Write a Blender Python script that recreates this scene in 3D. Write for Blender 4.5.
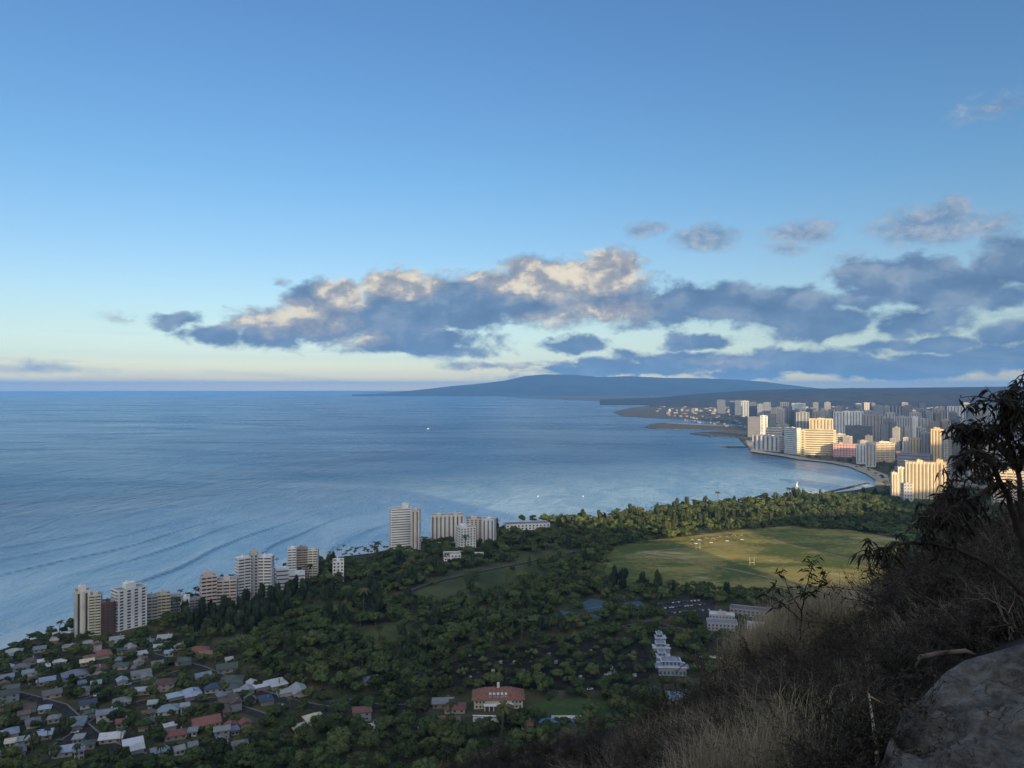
import bpy, bmesh, math, random
import numpy as np
from mathutils import Vector, Matrix, geometry, noise as mnoise
R = math.radians
random.seed(7)
rng = np.random.default_rng(7)
for o in list(bpy.data.objects): bpy.data.objects.remove(o)
sc = bpy.context.scene
COL = sc.collection

# ------------------------------------------------------------------ camera
F = 760.0; CX, CY = 512.0, 384.0; EYE = 388.5; CH = 220.0
PITCH = math.atan((EYE - CY) / F)
cam_d = bpy.data.cameras.new('camera'); cam_d.sensor_width = 36; cam_d.lens = F / 1024 * 36
cam_d.clip_start = 0.1; cam_d.clip_end = 400000
cam = bpy.data.objects.new('camera', cam_d); COL.objects.link(cam)
cam.location = (0, 0, CH); cam.rotation_euler = (R(90) + PITCH, 0, 0)
sc.camera = cam
# ------------------------------------------------------------------ sun, sky, exposure
SUN_EL, SUN_AZ = R(12.0), R(160.0)           # azimuth clockwise from +Y: behind the camera, to its right
sun_d = bpy.data.lights.new('sun', 'SUN'); sun_d.energy = 5.0; sun_d.angle = R(0.5); sun_d.color = (1.0, 0.70, 0.36)
sun = bpy.data.objects.new('sun', sun_d); COL.objects.link(sun)
to_sun = Vector((math.sin(SUN_AZ) * math.cos(SUN_EL), math.cos(SUN_AZ) * math.cos(SUN_EL), math.sin(SUN_EL)))
sun.rotation_euler = to_sun.to_track_quat('Z', 'Y').to_euler()
SKY_STRENGTH = 0.096
vs = sc.view_settings
vs.view_transform = 'Standard'; vs.look = 'None'; vs.exposure = 0.5; vs.gamma = 1.0; vs.use_curve_mapping = False
cy = sc.cycles
cy.use_denoising = True; cy.max_bounces = 5; cy.diffuse_bounces = 2; cy.glossy_bounces = 2; cy.transmission_bounces = 2
cy.transparent_max_bounces = 6; cy.volume_bounces = 1; cy.caustics_reflective = False; cy.caustics_refractive = False
cy.sample_clamp_indirect = 4.0

def pix_dir(x, y):
    vx, vy, vz = x - CX, F, CY - y
    c, s = math.cos(PITCH), math.sin(PITCH)
    return vx, vy * c - vz * s, vy * s + vz * c
def G(x, y, z=2.5):
    a, b, c = pix_dir(x, y)
    t = (z - CH) / c
    return a * t, b * t
def at(x, y, Y):                      # point seen at pixel (x, y) at forward distance Y
    a, b, c = pix_dir(x, y)
    t = Y / b
    return Vector((a * t, Y, CH + c * t))
def PX(p):
    c, s = math.cos(PITCH), math.sin(PITCH)
    x, y, z = p[0], p[1], p[2] - CH
    f = y * c + z * s; u = -y * s + z * c
    return CX + F * x / f, CY - F * u / f
def depth(y, z=2.5): return G(CX, y, z)[1]

# ------------------------------------------------------------------ node helpers
class N:
    """tiny wrapper that turns python arithmetic into math nodes"""
    def __init__(s, nt, sock): s.nt, s.s = nt, sock
    def _m(s, op, *a, clamp=False):
        n = s.nt.nodes.new('ShaderNodeMath'); n.operation = op; n.use_clamp = clamp
        for i, v in enumerate((s,) + a):
            if isinstance(v, N): s.nt.links.new(v.s, n.inputs[i])
            else: n.inputs[i].default_value = v
        return N(s.nt, n.outputs[0])
    def __add__(s, o): return s._m('ADD', o)
    def __sub__(s, o): return s._m('SUBTRACT', o)
    def __mul__(s, o): return s._m('MULTIPLY', o)
    def __truediv__(s, o): return s._m('DIVIDE', o)
    def madd(s, a, b): return s._m('MULTIPLY_ADD', a, b)
    def max(s, o): return s._m('MAXIMUM', o)
    def min(s, o): return s._m('MINIMUM', o)
    def pow(s, o): return s._m('POWER', o)
    def clamp(s): return s._m('MULTIPLY', 1.0, clamp=True)
    def step(s, lo, hi, t='SMOOTHSTEP'):
        n = s.nt.nodes.new('ShaderNodeMapRange'); n.interpolation_type = t
        s.nt.links.new(s.s, n.inputs[0]); n.inputs[1].default_value = lo; n.inputs[2].default_value = hi
        return N(s.nt, n.outputs[0])
def col4(c): return (c[0], c[1], c[2], 1.0)
def mixc(nt, fac, a, b, mode='MIX'):
    n = nt.nodes.new('ShaderNodeMix'); n.data_type = 'RGBA'; n.blend_type = mode
    for i, v in ((0, fac), (6, a), (7, b)):
        if isinstance(v, N): nt.links.new(v.s, n.inputs[i])
        elif hasattr(v, 'is_linked'): nt.links.new(v, n.inputs[i])
        else: n.inputs[i].default_value = v if i == 0 else col4(v)
    return n.outputs[2]
def noise_n(nt, vec, scale, detail=4, rough=0.55, dist=0.0, dim='3D'):
    n = nt.nodes.new('ShaderNodeTexNoise'); n.noise_dimensions = dim
    n.inputs['Scale'].default_value = scale; n.inputs['Detail'].default_value = detail
    n.inputs['Roughness'].default_value = rough; n.inputs['Distortion'].default_value = dist
    if vec is not None: nt.links.new(vec, n.inputs['Vector'])
    return N(nt, n.outputs['Fac'])
def vmul(nt, vec, v, add=(0, 0, 0)):
    n = nt.nodes.new('ShaderNodeVectorMath'); n.operation = 'MULTIPLY_ADD'
    nt.links.new(vec, n.inputs[0]); n.inputs[1].default_value = v; n.inputs[2].default_value = add
    return n.outputs[0]
def ramp(nt, fac, stops):
    n = nt.nodes.new('ShaderNodeValToRGB'); nt.links.new(fac.s if isinstance(fac, N) else fac, n.inputs[0])
    e = n.color_ramp.elements
    while len(e) < len(stops): e.new(0.5)
    for i, (p, c) in enumerate(stops): e[i].position = p; e[i].color = col4(c)
    return n.outputs[0]
def srgb(r, g, b):
    return tuple(((v / 255 + 0.055) / 1.055) ** 2.4 if v > 10 else v / 255 / 12.92 for v in (r, g, b))

# ------------------------------------------------------------------ world: sky texture and the cloud bank in it
world = bpy.data.worlds.new('World'); sc.world = world; world.use_nodes = True
world.cycles.sampling_method = 'MANUAL'; world.cycles.sample_map_resolution = 512
def build_world():
    nt = world.node_tree; nt.nodes.clear(); L = nt.links
    tc = nt.nodes.new('ShaderNodeTexCoord'); d = tc.outputs['Generated']
    sky = nt.nodes.new('ShaderNodeTexSky'); sky.sky_type = 'NISHITA'; sky.sun_disc = False
    sky.sun_elevation = SUN_EL; sky.sun_rotation = SUN_AZ
    sky.altitude = 220; sky.air_density = 1.0; sky.dust_density = 0.6; sky.ozone_density = 1.0
    sep = nt.nodes.new('ShaderNodeSeparateXYZ'); L.new(d, sep.inputs[0])
    X, Y, Z = (N(nt, sep.outputs[i]) for i in range(3))
    az = X._m('ARCTAN2', Y); el = Z._m('ARCSINE')
    A = az * F; E = el * F                                # in units of 1/760 rad
    skyc = sky.outputs[0]
    # aerial tint by elevation: clear deep blue overhead, greenish cream low down
    t = E.step(0, 420, 'LINEAR')
    tint = ramp(nt, t, SKY_TINT)
    skyc = mixc(nt, 1.0, skyc, tint, 'MULTIPLY')
    # added fill light: sky brightened overhead and towards the sun, out of view
    over = (Z.step(0.6, 0.95) * 0.18).max((Y * -1.0).step(0.25, 0.8))
    skyc = mixc(nt, over * 0.80, skyc, tuple(v * k for v in (2.1, 1.98, 1.82)))
    # a brighter, yellower glow low over the sea, away from the clouded side
    glow = (A.step(150, -520) * E.step(150, 0))
    skyc = mixc(nt, glow * GLOW, skyc, mixc(nt, 1.0, skyc, (1.42, 1.22, 0.92), 'MULTIPLY'))
    comb = nt.nodes.new('ShaderNodeCombineXYZ'); L.new(A.s, comb.inputs[0]); L.new(E.s, comb.inputs[1])
    P = comb.outputs[0]
    # domain warp
    def warp(P, scale, amp, off):
        n = nt.nodes.new('ShaderNodeTexNoise'); n.inputs['Scale'].default_value = scale; n.inputs['Detail'].default_value = 3
        L.new(vmul(nt, P, (1, 1.5, 1), off), n.inputs['Vector'])
        v = nt.nodes.new('ShaderNodeVectorMath'); v.operation = 'MULTIPLY_ADD'
        L.new(n.outputs['Color'], v.inputs[0]); v.inputs[1].default_value = (amp, amp * 0.6, 0)
        sub = nt.nodes.new('ShaderNodeVectorMath'); sub.operation = 'SUBTRACT'; sub.inputs[1].default_value = (amp / 2, amp * 0.3, 0)
        L.new(P, v.inputs[2]); L.new(v.outputs[0], sub.inputs[0]); return sub.outputs[0]
    PW = warp(P, 0.03, 26, (3, 7, 1)); PW = warp(PW, 0.11, 9, (9, 2, 4))
    def px_ae(x, y):
        return math.atan((x - CX) / F) * F, math.atan((EYE - y) / math.hypot(F, x - CX)) * F
    def blobs(lst, vec):
        acc = None
        for (x, y, rx, ry, w) in lst:
            a, e = px_ae(x, y)
            v = nt.nodes.new('ShaderNodeVectorMath'); v.operation = 'LENGTH'
            L.new(vmul(nt, vec, (1 / rx, 1 / ry, 0), (-a / rx, -e / ry, 0)), v.inputs[0])
            g = N(nt, v.outputs['Value']).madd(-w, w)
            acc = g if acc is None else acc.max(g)
        return acc
    body = blobs(CLOUDS, PW)
    fb = noise_n(nt, vmul(nt, P, (1, 1.7, 0)), 0.022, 7, 0.58, 0.3)
    fine = noise_n(nt, vmul(nt, P, (1, 1.5, 0), (40, 11, 3)), 0.09, 5, 0.6)
    dens = body * 0.95 + (fb - 0.5) * 1.6 + (fine - 0.5) * 0.30
    alpha = dens.step(0.04, 0.46)
    soft = blobs(WISPS, PW)
    wn = noise_n(nt, vmul(nt, P, (1, 1.6, 0), (5, 3, 8)), 0.035, 6, 0.6, 0.6)
    walpha = (soft + (wn - 0.5) * 1.3).step(0.0, 0.75) * 0.8
    # form shading: puffs catch the low sun on top, bases and the far side stay slate blue
    s0 = noise_n(nt, vmul(nt, PW, (1, 1.5, 0), (0, 0, 6)), 0.020, 3, 0.5)
    up = noise_n(nt, vmul(nt, PW, (1, 1.5, 0), (-6, 14, 6)), 0.020, 3, 0.5)
    rel = (s0 - up) * 2.4 + (fb - 0.5) * 0.5 + (fine - 0.5) * 0.35 + 0.45
    warm = blobs(WARM, PW)
    lit = ((warm + (fine - 0.5) * 0.5 + (fb - 0.5) * 0.5).step(-0.05, 0.65) * (rel + (fine - 0.5) * 0.5).step(-0.25, 0.95)).clamp()
    shade = ramp(nt, rel.step(-0.2, 1.1), [(0, CL_DARK), (0.55, CL_MID), (1, CL_PALE)])
    shade = mixc(nt, warm.step(-0.1, 0.8) * 0.5, shade, CL_GREY)
    low = E.step(110, 12)
    shade = mixc(nt, low * 0.45, shade, CL_LOW)
    ccol = mixc(nt, lit, shade, CL_WARM)
    ccol = mixc(nt, (lit.step(0.45, 1.0)) * 0.9, ccol, CL_HOT)
    wrel = (wn * 1.2 + (fine - 0.5)).step(0.3, 0.95)
    wcol = mixc(nt, wrel, CL_MID, CL_WISP)
    bg = nt.nodes.new('ShaderNodeBackground'); bg.inputs['Strength'].default_value = SKY_STRENGTH
    out1 = mixc(nt, walpha * A.step(-700, -650), skyc, wcol)
    edge = mixc(nt, alpha * 0.97, out1, ccol)
    # high thin veil streaks near the horizon
    st = noise_n(nt, vmul(nt, P, (0.25, 3.2, 0), (1, 2, 3)), 0.02, 5, 0.6, 0.4)
    veil = (st.step(0.52, 0.72) * E.step(62, 25) * E.step(1, 10)) * 0.4
    edge = mixc(nt, veil, edge, CL_VEIL)
    L.new(edge, bg.inputs['Color'])
    out = nt.nodes.new('ShaderNodeOutputWorld'); L.new(bg.outputs[0], out.inputs[0])
k = 1 / SKY_STRENGTH / 2 ** 0.5
def sk(r, g, b): return tuple(v * k for v in srgb(r, g, b))
CL_DARK, CL_MID, CL_PALE = sk(88, 118, 154), sk(110, 139, 172), sk(150, 168, 188)
CL_LOW = sk(100, 132, 172); CL_WARM = sk(196, 190, 182); CL_HOT = sk(244, 230, 204); CL_WISP = sk(178, 184, 196); CL_VEIL = sk(165, 178, 182); CL_GREY = sk(146, 150, 162)
GLOW = 0.0
SKY_TINT = [(0.0, (3.8, 3.0, 1.0)), (.014, (2.4, 2.1, 1.02)), (.035, (1.34, 1.30, 1.18)), (.07, (.90, .99, 1.20)), (.143, (.84, .93, 1.07)), (.287, (.75, .92, 1.12)), (.487, (.62, .92, 1.18)), (.73, (.58, .89, 1.22)), (1, (.56, .87, 1.24))]
# (pixel x, pixel y, radius x, radius y, weight)
CLOUDS = [(175, 320, 34, 12, .8), (215, 333, 45, 14, .9), (270, 328, 60, 28, 1), (335, 315, 60, 42, 1.1), (400, 312, 70, 50, 1.2), (345, 295, 26, 24, 1),
          (395, 290, 48, 28, 1.1), (470, 300, 70, 38, 1.2), (540, 292, 80, 42, 1.3), (600, 285, 56, 44, 1.3), (625, 300, 50, 36, 1.1), (420, 340, 100, 20, .9), (455, 350, 60, 14, .8),
          (570, 345, 40, 14, 1.1), (700, 305, 90, 26, 1.2), (770, 305, 80, 28, 1.2), (815, 325, 60, 22, 1.1), (700, 342, 50, 11, 1), (900, 283, 80, 28, 1.2), (860, 272, 40, 14, .9),
          (945, 290, 70, 26, 1.1), (1015, 262, 50, 26, 1.1), (1005, 300, 40, 20, .9), (1012, 332, 34, 14, .85), (940, 345, 36, 10, .85), (890, 330, 24, 16, .7), (925, 318, 60, 18, .8),
          (690, 360, 110, 13, 1), (800, 362, 120, 15, 1.2), (920, 366, 130, 15, 1.2), (1010, 360, 80, 17, 1.1), (600, 364, 80, 9, .8), (880, 348, 60, 10, .8), (500, 366, 70, 7, .6), (620, 370, 110, 9, 1.2), (745, 374, 60, 7, 1)]
WARM = [(600, 268, 60, 34, 1.8), (540, 280, 80, 26, 1.0), (400, 280, 50, 22, 1.7), (345, 290, 34, 24, 1.6), (290, 318, 80, 22, .9), (470, 270, 60, 12, 1.5), (610, 310, 60, 18, .7), (500, 366, 60, 9, .9), (360, 340, 40, 14, .5),
        (720, 362, 50, 8, .4), (560, 320, 60, 14, .6)]
WISPS = [(645, 230, 30, 13, .9), (705, 238, 44, 17, 1.1), (805, 232, 40, 16, 1.0), (790, 250, 30, 10, .6), (930, 226, 56, 24, 1.25), (950, 212, 24, 20, 1.1), (880, 230, 22, 9, .6), (990, 226, 40, 14, .8),
         (1000, 104, 46, 12, .55), (283, 284, 12, 6, .8), (40, 368, 70, 7, .6), (130, 318, 40, 5, .4), (845, 256, 24, 10, .5), (520, 378, 50, 5, .5)]
build_world()

# ================================================================== mesh and object helpers
def mesh_obj(name, verts, faces, mats, parent=None, fmat=None, smooth=False, loc=None, rz=0.0):
    me = bpy.data.meshes.new(name)
    me.from_pydata([tuple(v) for v in verts], [], [tuple(f) for f in faces])
    for m in (mats if isinstance(mats, (list, tuple)) else [mats]): me.materials.append(m)
    if fmat is not None: me.polygons.foreach_set('material_index', np.array(fmat, dtype=np.int32))
    if smooth: me.polygons.foreach_set('use_smooth', np.ones(len(me.polygons), dtype=bool))
    me.update()
    o = bpy.data.objects.new(name, me); COL.objects.link(o)
    if parent is not None: o.parent = parent
    if loc is not None: o.location = loc
    if rz: o.rotation_euler = (0, 0, rz)
    return o
class MB:
    def __init__(s): s.v, s.f, s.m = [], [], []
    def box(s, x0, x1, y0, y1, z0, z1, m=0, rz=0.0, org=(0, 0)):
        b = len(s.v); c, n = math.cos(rz), math.sin(rz)
        for z in (z0, z1):
            for x, y in ((x0, y0), (x1, y0), (x1, y1), (x0, y1)):
                s.v.append((org[0] + x * c - y * n, org[1] + x * n + y * c, z))
        for q in ((0, 3, 2, 1), (4, 5, 6, 7), (0, 1, 5, 4), (1, 2, 6, 5), (2, 3, 7, 6), (3, 0, 4, 7)):
            s.f.append(tuple(b + i for i in q)); s.m.append(m)
        return s
    def poly(s, pts, m=0):
        b = len(s.v); s.v += [tuple(p) for p in pts]; s.f.append(tuple(range(b, b + len(pts)))); s.m.append(m); return s
    def tube(s, pts, rad, n=5, m=0, cap=True):
        pts = [Vector(p) for p in pts]; b = len(s.v)
        for i, p in enumerate(pts):
            d = (pts[min(i + 1, len(pts) - 1)] - pts[max(i - 1, 0)])
            if d.length < 1e-9: d = Vector((0, 0, 1))
            d.normalize(); a = d.cross(Vector((0.31, 0.2, 0.93)))
            if a.length < 1e-3: a = d.cross(Vector((1, 0, 0)))
            a.normalize(); c = d.cross(a); r = rad[i] if hasattr(rad, '__len__') else rad
            for k in range(n):
                t = 2 * math.pi * k / n
                s.v.append(tuple(p + a * (r * math.cos(t)) + c * (r * math.sin(t))))
        for i in range(len(pts) - 1):
            for k in range(n):
                k2 = (k + 1) % n
                s.f.append((b + i * n + k, b + i * n + k2, b + (i + 1) * n + k2, b + (i + 1) * n + k)); s.m.append(m)
        if cap:
            s.f.append(tuple(b + k for k in range(n))[::-1]); s.m.append(m)
            s.f.append(tuple(b + (len(pts) - 1) * n + k for k in range(n))); s.m.append(m)
        return s
    def build(s, name, mats, parent=None, **kw): return mesh_obj(name, s.v, s.f, mats, parent, s.m, **kw)
def tag(o, label=None, cat=None, group=None, kind=None):
    if label: o['label'] = label
    if cat: o['category'] = cat
    if group: o['group'] = group
    if kind: o['kind'] = kind
    return o
def empty(name, loc, rz=0.0, label=None, cat=None, group=None):
    o = bpy.data.objects.new(name, None); COL.objects.link(o); o.empty_display_size = 1
    o.location = loc; o.rotation_euler = (0, 0, rz)
    return tag(o, label, cat, group)
def copy_tree(o, parent=None):
    c = o.copy(); COL.objects.link(c); c.parent = parent
    for ch in list(o.children): copy_tree(ch, c)
    return c
_m = {}
def mat(key, color, rough=0.85, var=0.0, scale=0.2, c2=None, bump=0.0, bscale=None, spec=0.3, metal=0.0, rand=0.0, coord='P', emit=None):
    if key in _m: return _m[key]
    m = bpy.data.materials.new(key); m.use_nodes = True; nt = m.node_tree; b = nt.nodes['Principled BSDF']
    b.inputs['Roughness'].default_value = rough; b.inputs['Specular IOR Level'].default_value = spec; b.inputs['Metallic'].default_value = metal
    if coord == 'P': vec = nt.nodes.new('ShaderNodeNewGeometry').outputs['Position']
    else: vec = nt.nodes.new('ShaderNodeTexCoord').outputs['Object']
    c = None
    if var or c2:
        n = noise_n(nt, vec, scale, 6, 0.6)
        lo = c2 or tuple(x * (1 - var) for x in color); hi = color if c2 else tuple(min(1, x * (1 + var)) for x in color)
        c = mixc(nt, n.step(0.36, 0.64), lo, hi)
    if rand:
        oi = nt.nodes.new('ShaderNodeObjectInfo')
        h = nt.nodes.new('ShaderNodeHueSaturation')
        r = N(nt, oi.outputs['Random'])
        nt.links.new((r * (2 * rand) + (1 - rand)).s, h.inputs['Value'])
        nt.links.new(((r * 7.31)._m('FRACT') * 0.06 + 0.47).s, h.inputs['Hue'])
        if c is not None: nt.links.new(c, h.inputs['Color'])
        else: h.inputs['Color'].default_value = col4(color)
        c = h.outputs[0]
    if c is not None: nt.links.new(c, b.inputs['Base Color'])
    else: b.inputs['Base Color'].default_value = col4(color)
    if bump:
        bn = nt.nodes.new('ShaderNodeBump'); bn.inputs['Strength'].default_value = bump; bn.inputs['Distance'].default_value = 0.3 if bscale is None else 1 / bscale
        nt.links.new(noise_n(nt, vec, bscale or scale, 6, 0.65).s, bn.inputs['Height']); nt.links.new(bn.outputs[0], b.inputs['Normal'])
    _m[key] = m; return m

# ================================================================== the sea
COAST = [(350, 392.2), (430, 393.6), (480, 395.4), (530, 398.3), (590, 400.6), (648, 402), (600, 403), (604, 404.4), (662, 405), (632, 407.5), (613, 412), (622, 416), (660, 418), (702, 420),
         (742, 424.5), (745, 426.4), (720, 425), (690, 424), (662, 422.6), (650, 424), (644, 427), (655, 428.5), (700, 429.3), (735, 430.6), (700, 432.2), (690, 433.4), (715, 435.6), (738, 437), (744, 443), (752, 451), (785, 456),
         (800, 459), (830, 462), (850, 466), (868, 474), (878, 480), (876, 486), (855, 490), (820, 494), (760, 500), (700, 506), (650, 512), (600, 517), (560, 521), (535, 520), (498, 527), (470, 535), (430, 541),
         (390, 549), (372, 553), (330, 558), (290, 569), (250, 583), (215, 594), (200, 598), (170, 606), (145, 612), (112, 619), (75, 629), (45, 636), (20, 643), (0, 650), (-60, 672), (-200, 720)]
CO = [G(x, y, 0.0) for x, y in COAST]
def coast_dist(x, y):
    pts = CO[43:]
    best = 1e9
    for (ax, ay), (bx, by) in zip(pts[:-1], pts[1:]):
        dx, dy = bx - ax, by - ay
        t = max(0, min(1, ((x - ax) * dx + (y - ay) * dy) / (dx * dx + dy * dy)))
        best = min(best, math.hypot(ax + t * dx - x, ay + t * dy - y))
    return best
def sea_material():
    m = bpy.data.materials.new('sea_water'); m.use_nodes = True; nt = m.node_tree; b = nt.nodes['Principled BSDF']
    P = nt.nodes.new('ShaderNodeNewGeometry').outputs['Position']
    sep = nt.nodes.new('ShaderNodeSeparateXYZ'); nt.links.new(P, sep.inputs[0])
    X, Y = N(nt, sep.outputs[0]), N(nt, sep.outputs[1])
    at_ = nt.nodes.new('ShaderNodeAttribute'); at_.attribute_name = 'shore'
    sh = N(nt, at_.outputs['Fac'])                     # 0 at the reef edge and beyond, 1 at the waterline
    big = noise_n(nt, vmul(nt, P, (0.0016, 0.0006, 0), (3, 1, 0)), 1.0, 5, 0.6, 0.5)
    mid = noise_n(nt, vmul(nt, P, (0.011, 0.005, 0)), 1.0, 5, 0.6, 0.8)
    deep = mixc(nt, big.step(0.35, 0.65), (0.008, 0.060, 0.160), (0.018, 0.095, 0.22))
    reef = mixc(nt, mid.step(0.35, 0.65), (0.22, 0.40, 0.53), (0.34, 0.51, 0.61))
    c = mixc(nt, sh.step(0.0, 0.75, 'LINEAR'), deep, reef)
    # foam left by breaking swell near the shore
    fa = nt.nodes.new('ShaderNodeAttribute'); fa.attribute_name = 'crest'
    cr = N(nt, fa.outputs['Fac'])
    fn = noise_n(nt, vmul(nt, P, (0.05, 0.012, 0)), 1.0, 7, 0.7, 0.6)
    lace = noise_n(nt, vmul(nt, P, (0.16, 0.05, 0)), 1.0, 6, 0.7, 1.0)
    foam = ((fn + cr * 0.30).step(0.70, 0.90) * lace.step(0.42, 0.6) * sh.step(0.35, 0.8)).clamp() * 0.6
    edge = (sh + (lace - 0.5) * 0.18).step(0.93, 0.99)
    foam = foam.max(cr.step(0.45, 0.9) * lace.step(0.50, 0.64) * sh.step(0.3, 0.7) * 0.55)
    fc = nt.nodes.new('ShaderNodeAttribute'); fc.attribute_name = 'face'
    c = mixc(nt, (N(nt, fc.outputs['Fac']) * 0.8).clamp(), c, (0.012, 0.070, 0.15))  # swell faces darkened in the base colour, standing in for their shading
    foam = foam.max(edge * 0.8)
    c = mixc(nt, foam * 0.85, c, (0.62, 0.70, 0.74))
    nt.links.new(c, b.inputs['Base Color'])
    b.inputs['IOR'].default_value = 1.33; b.inputs['Specular IOR Level'].default_value = 0.30
    wind = noise_n(nt, vmul(nt, P, (0.0009, 0.0025, 0), (7, 2, 0)), 1.0, 5, 0.62, 1.0)
    nt.links.new((wind.step(0.3, 0.7) * 0.14 + 0.16 + foam * 0.4).s, b.inputs['Roughness'])
    w1 = noise_n(nt, vmul(nt, P, (0.10, 0.035, 0)), 1.0, 6, 0.6, 0.6)
    w2 = noise_n(nt, vmul(nt, P, (0.017, 0.0075, 0), (1, 5, 0)), 1.0, 5, 0.6, 0.8)
    w3 = noise_n(nt, vmul(nt, P, (0.35, 0.22, 0)), 1.0, 3, 0.6, 0.3)
    h = w1 * 1.6 + w2 * 7.0 + w3 * 0.35
    bn = nt.nodes.new('ShaderNodeBump'); bn.inputs['Strength'].default_value = 1.0; bn.inputs['Distance'].default_value = SEA_BUMP
    nt.links.new(h.s, bn.inputs['Height']); nt.links.new(bn.outputs[0], b.inputs['Normal'])
    return m
SEA_BUMP = 1.3
def build_sea():
    na, nr = 860, 700
    az = np.linspace(-52, 50, na) * math.pi / 180
    r = 330 * (76000 / 330) ** (np.linspace(0, 1, nr) ** 1.25)
    A, RR = np.meshgrid(az, r)
    X = RR * np.sin(A); Y = RR * np.cos(A)
    # distance to the near shore
    seg = np.array(CO[36:]); D = np.full(X.shape, 1e9)
    for i in range(len(seg) - 1):
        a, b = seg[i], seg[i + 1]; d = b - a
        t = np.clip(((X - a[0]) * d[0] + (Y - a[1]) * d[1]) / (d @ d), 0, 1)
        D = np.minimum(D, np.hypot(a[0] + t * d[0] - X, a[1] + t * d[1] - Y))
    def vn(sx, sy, seed):           # smooth value noise
        g = np.random.default_rng(seed).random((256, 256))
        u, v = X * sx + 1000, Y * sy + 1000
        iu, iv = np.floor(u).astype(int), np.floor(v).astype(int); fu, fv = u - iu, v - iv
        fu, fv = fu * fu * (3 - 2 * fu), fv * fv * (3 - 2 * fv)
        q = lambda i, j: g[(iu + i) % 256, (iv + j) % 256]
        return (q(0, 0) * (1 - fu) + q(1, 0) * fu) * (1 - fv) + (q(0, 1) * (1 - fu) + q(1, 1) * fu) * fv - 0.5
    s = X - 0.27 * Y + 90 * vn(1 / 330, 1 / 420, 3) + 30 * vn(1 / 90, 1 / 150, 4)
    ph = (s + 30 * vn(1 / 520, 1 / 700, 11)) / 78.0
    fr = ph - np.floor(ph)
    prof = np.exp(-((fr - 0.5) / np.where(fr > .5, 0.05, 0.12)) ** 2)
    ampl = np.clip(1.2 - D / 760, 0, 1) ** 1.1 * np.clip(D / 45, 0, 1) * np.clip((vn(1 / 170, 1 / 260, 5) + 0.42) * 2.6, 0, 1) * np.clip((1480 - Y) / 420, 0, 1)
    ph2 = (X * 0.9 + 0.1 * Y + 20 * vn(1 / 120, 1 / 120, 8)) / 34
    chop = np.sin(ph2 * 6.283) * 0.06 * np.clip((2600 - Y) / 1200, 0, 1) * np.clip(D / 60, 0, 1)
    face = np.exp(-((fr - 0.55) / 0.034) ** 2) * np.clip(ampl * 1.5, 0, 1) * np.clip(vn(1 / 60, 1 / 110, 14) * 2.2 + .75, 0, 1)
    Z = prof * ampl * 1.9 + chop * 1.0
    V = np.stack([X, Y, Z], -1).reshape(-1, 3)
    idx = np.arange(na * nr).reshape(nr, na)
    Fq = np.stack([idx[:-1, :-1], idx[:-1, 1:], idx[1:, 1:], idx[1:, :-1]], -1).reshape(-1, 4)
    me = bpy.data.meshes.new('sea')
    me.vertices.add(len(V)); me.vertices.foreach_set('co', V.ravel().astype(np.float32))
    me.loops.add(Fq.size); me.loops.foreach_set('vertex_index', Fq[:, ::-1].ravel().astype(np.int32))
    me.polygons.add(len(Fq)); me.polygons.foreach_set('loop_start', np.arange(0, Fq.size, 4, dtype=np.int32))
    me.update(calc_edges=True); me.validate()
    me.polygons.foreach_set('use_smooth', np.ones(len(Fq), dtype=bool))
    a = me.attributes.new('shore', 'FLOAT', 'POINT'); a.data.foreach_set('value', np.clip(1 - D / 820, 0, 1).ravel().astype(np.float32))
    a = me.attributes.new('crest', 'FLOAT', 'POINT'); a.data.foreach_set('value', (prof * ampl).ravel().astype(np.float32))
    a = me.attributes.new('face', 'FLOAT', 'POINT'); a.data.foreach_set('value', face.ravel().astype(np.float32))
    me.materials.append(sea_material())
    o = bpy.data.objects.new('sea', me); COL.objects.link(o); tag(o, kind='structure')
    return o
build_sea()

# ================================================================== the land
def flat_poly(name, pts, z, m, kind='structure', skirt=0.0, **kw):
    v3 = [Vector((x, y, 0)) for x, y in pts]
    tri = geometry.tessellate_polygon([v3])
    v = [(x, y, z) for x, y in pts]; f = []
    for a, b, c in tri:
        n = (v3[b] - v3[a]).cross(v3[c] - v3[a]).z
        f.append((a, b, c) if n > 0 else (a, c, b))
    if skirt:
        n0 = len(v); v += [(x, y, z - skirt) for x, y in pts]
        for i in range(len(pts)):
            j = (i + 1) % len(pts); f.append((i, j, n0 + j, n0 + i))
    o = mesh_obj(name, v, f, m); tag(o, kind=kind, **kw); return o
def land_material():
    m = bpy.data.materials.new('island_ground'); m.use_nodes = True; nt = m.node_tree; b = nt.nodes['Principled BSDF']
    P = nt.nodes.new('ShaderNodeNewGeometry').outputs['Position']
    a = noise_n(nt, P, 0.012, 6, 0.6); c = noise_n(nt, P, 0.08, 5, 0.65)
    g = mixc(nt, a.step(0.4, 0.6), (0.035, 0.05, 0.022), (0.085, 0.085, 0.04))
    g = mixc(nt, c.step(0.45, 0.7), g, (0.11, 0.10, 0.075))
    sep = nt.nodes.new('ShaderNodeSeparateXYZ'); nt.links.new(P, sep.inputs[0])
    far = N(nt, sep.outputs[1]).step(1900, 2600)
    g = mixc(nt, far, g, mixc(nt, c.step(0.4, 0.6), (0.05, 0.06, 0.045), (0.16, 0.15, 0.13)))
    nt.links.new(g, b.inputs['Base Color']); b.inputs['Roughness'].default_value = 0.95; b.inputs['Specular IOR Level'].default_value = 0.15
    return m
LAND_Z = 2.5
_land = [G(x, y, LAND_Z) for x, y in COAST] + [(-620, 120), (-900, -1500), (14000, -1500), (46000, 9000), (60000, 47000), (-2000, 60000)]
flat_poly('land', _land[::-1], LAND_Z, land_material(), skirt=4.0)
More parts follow.
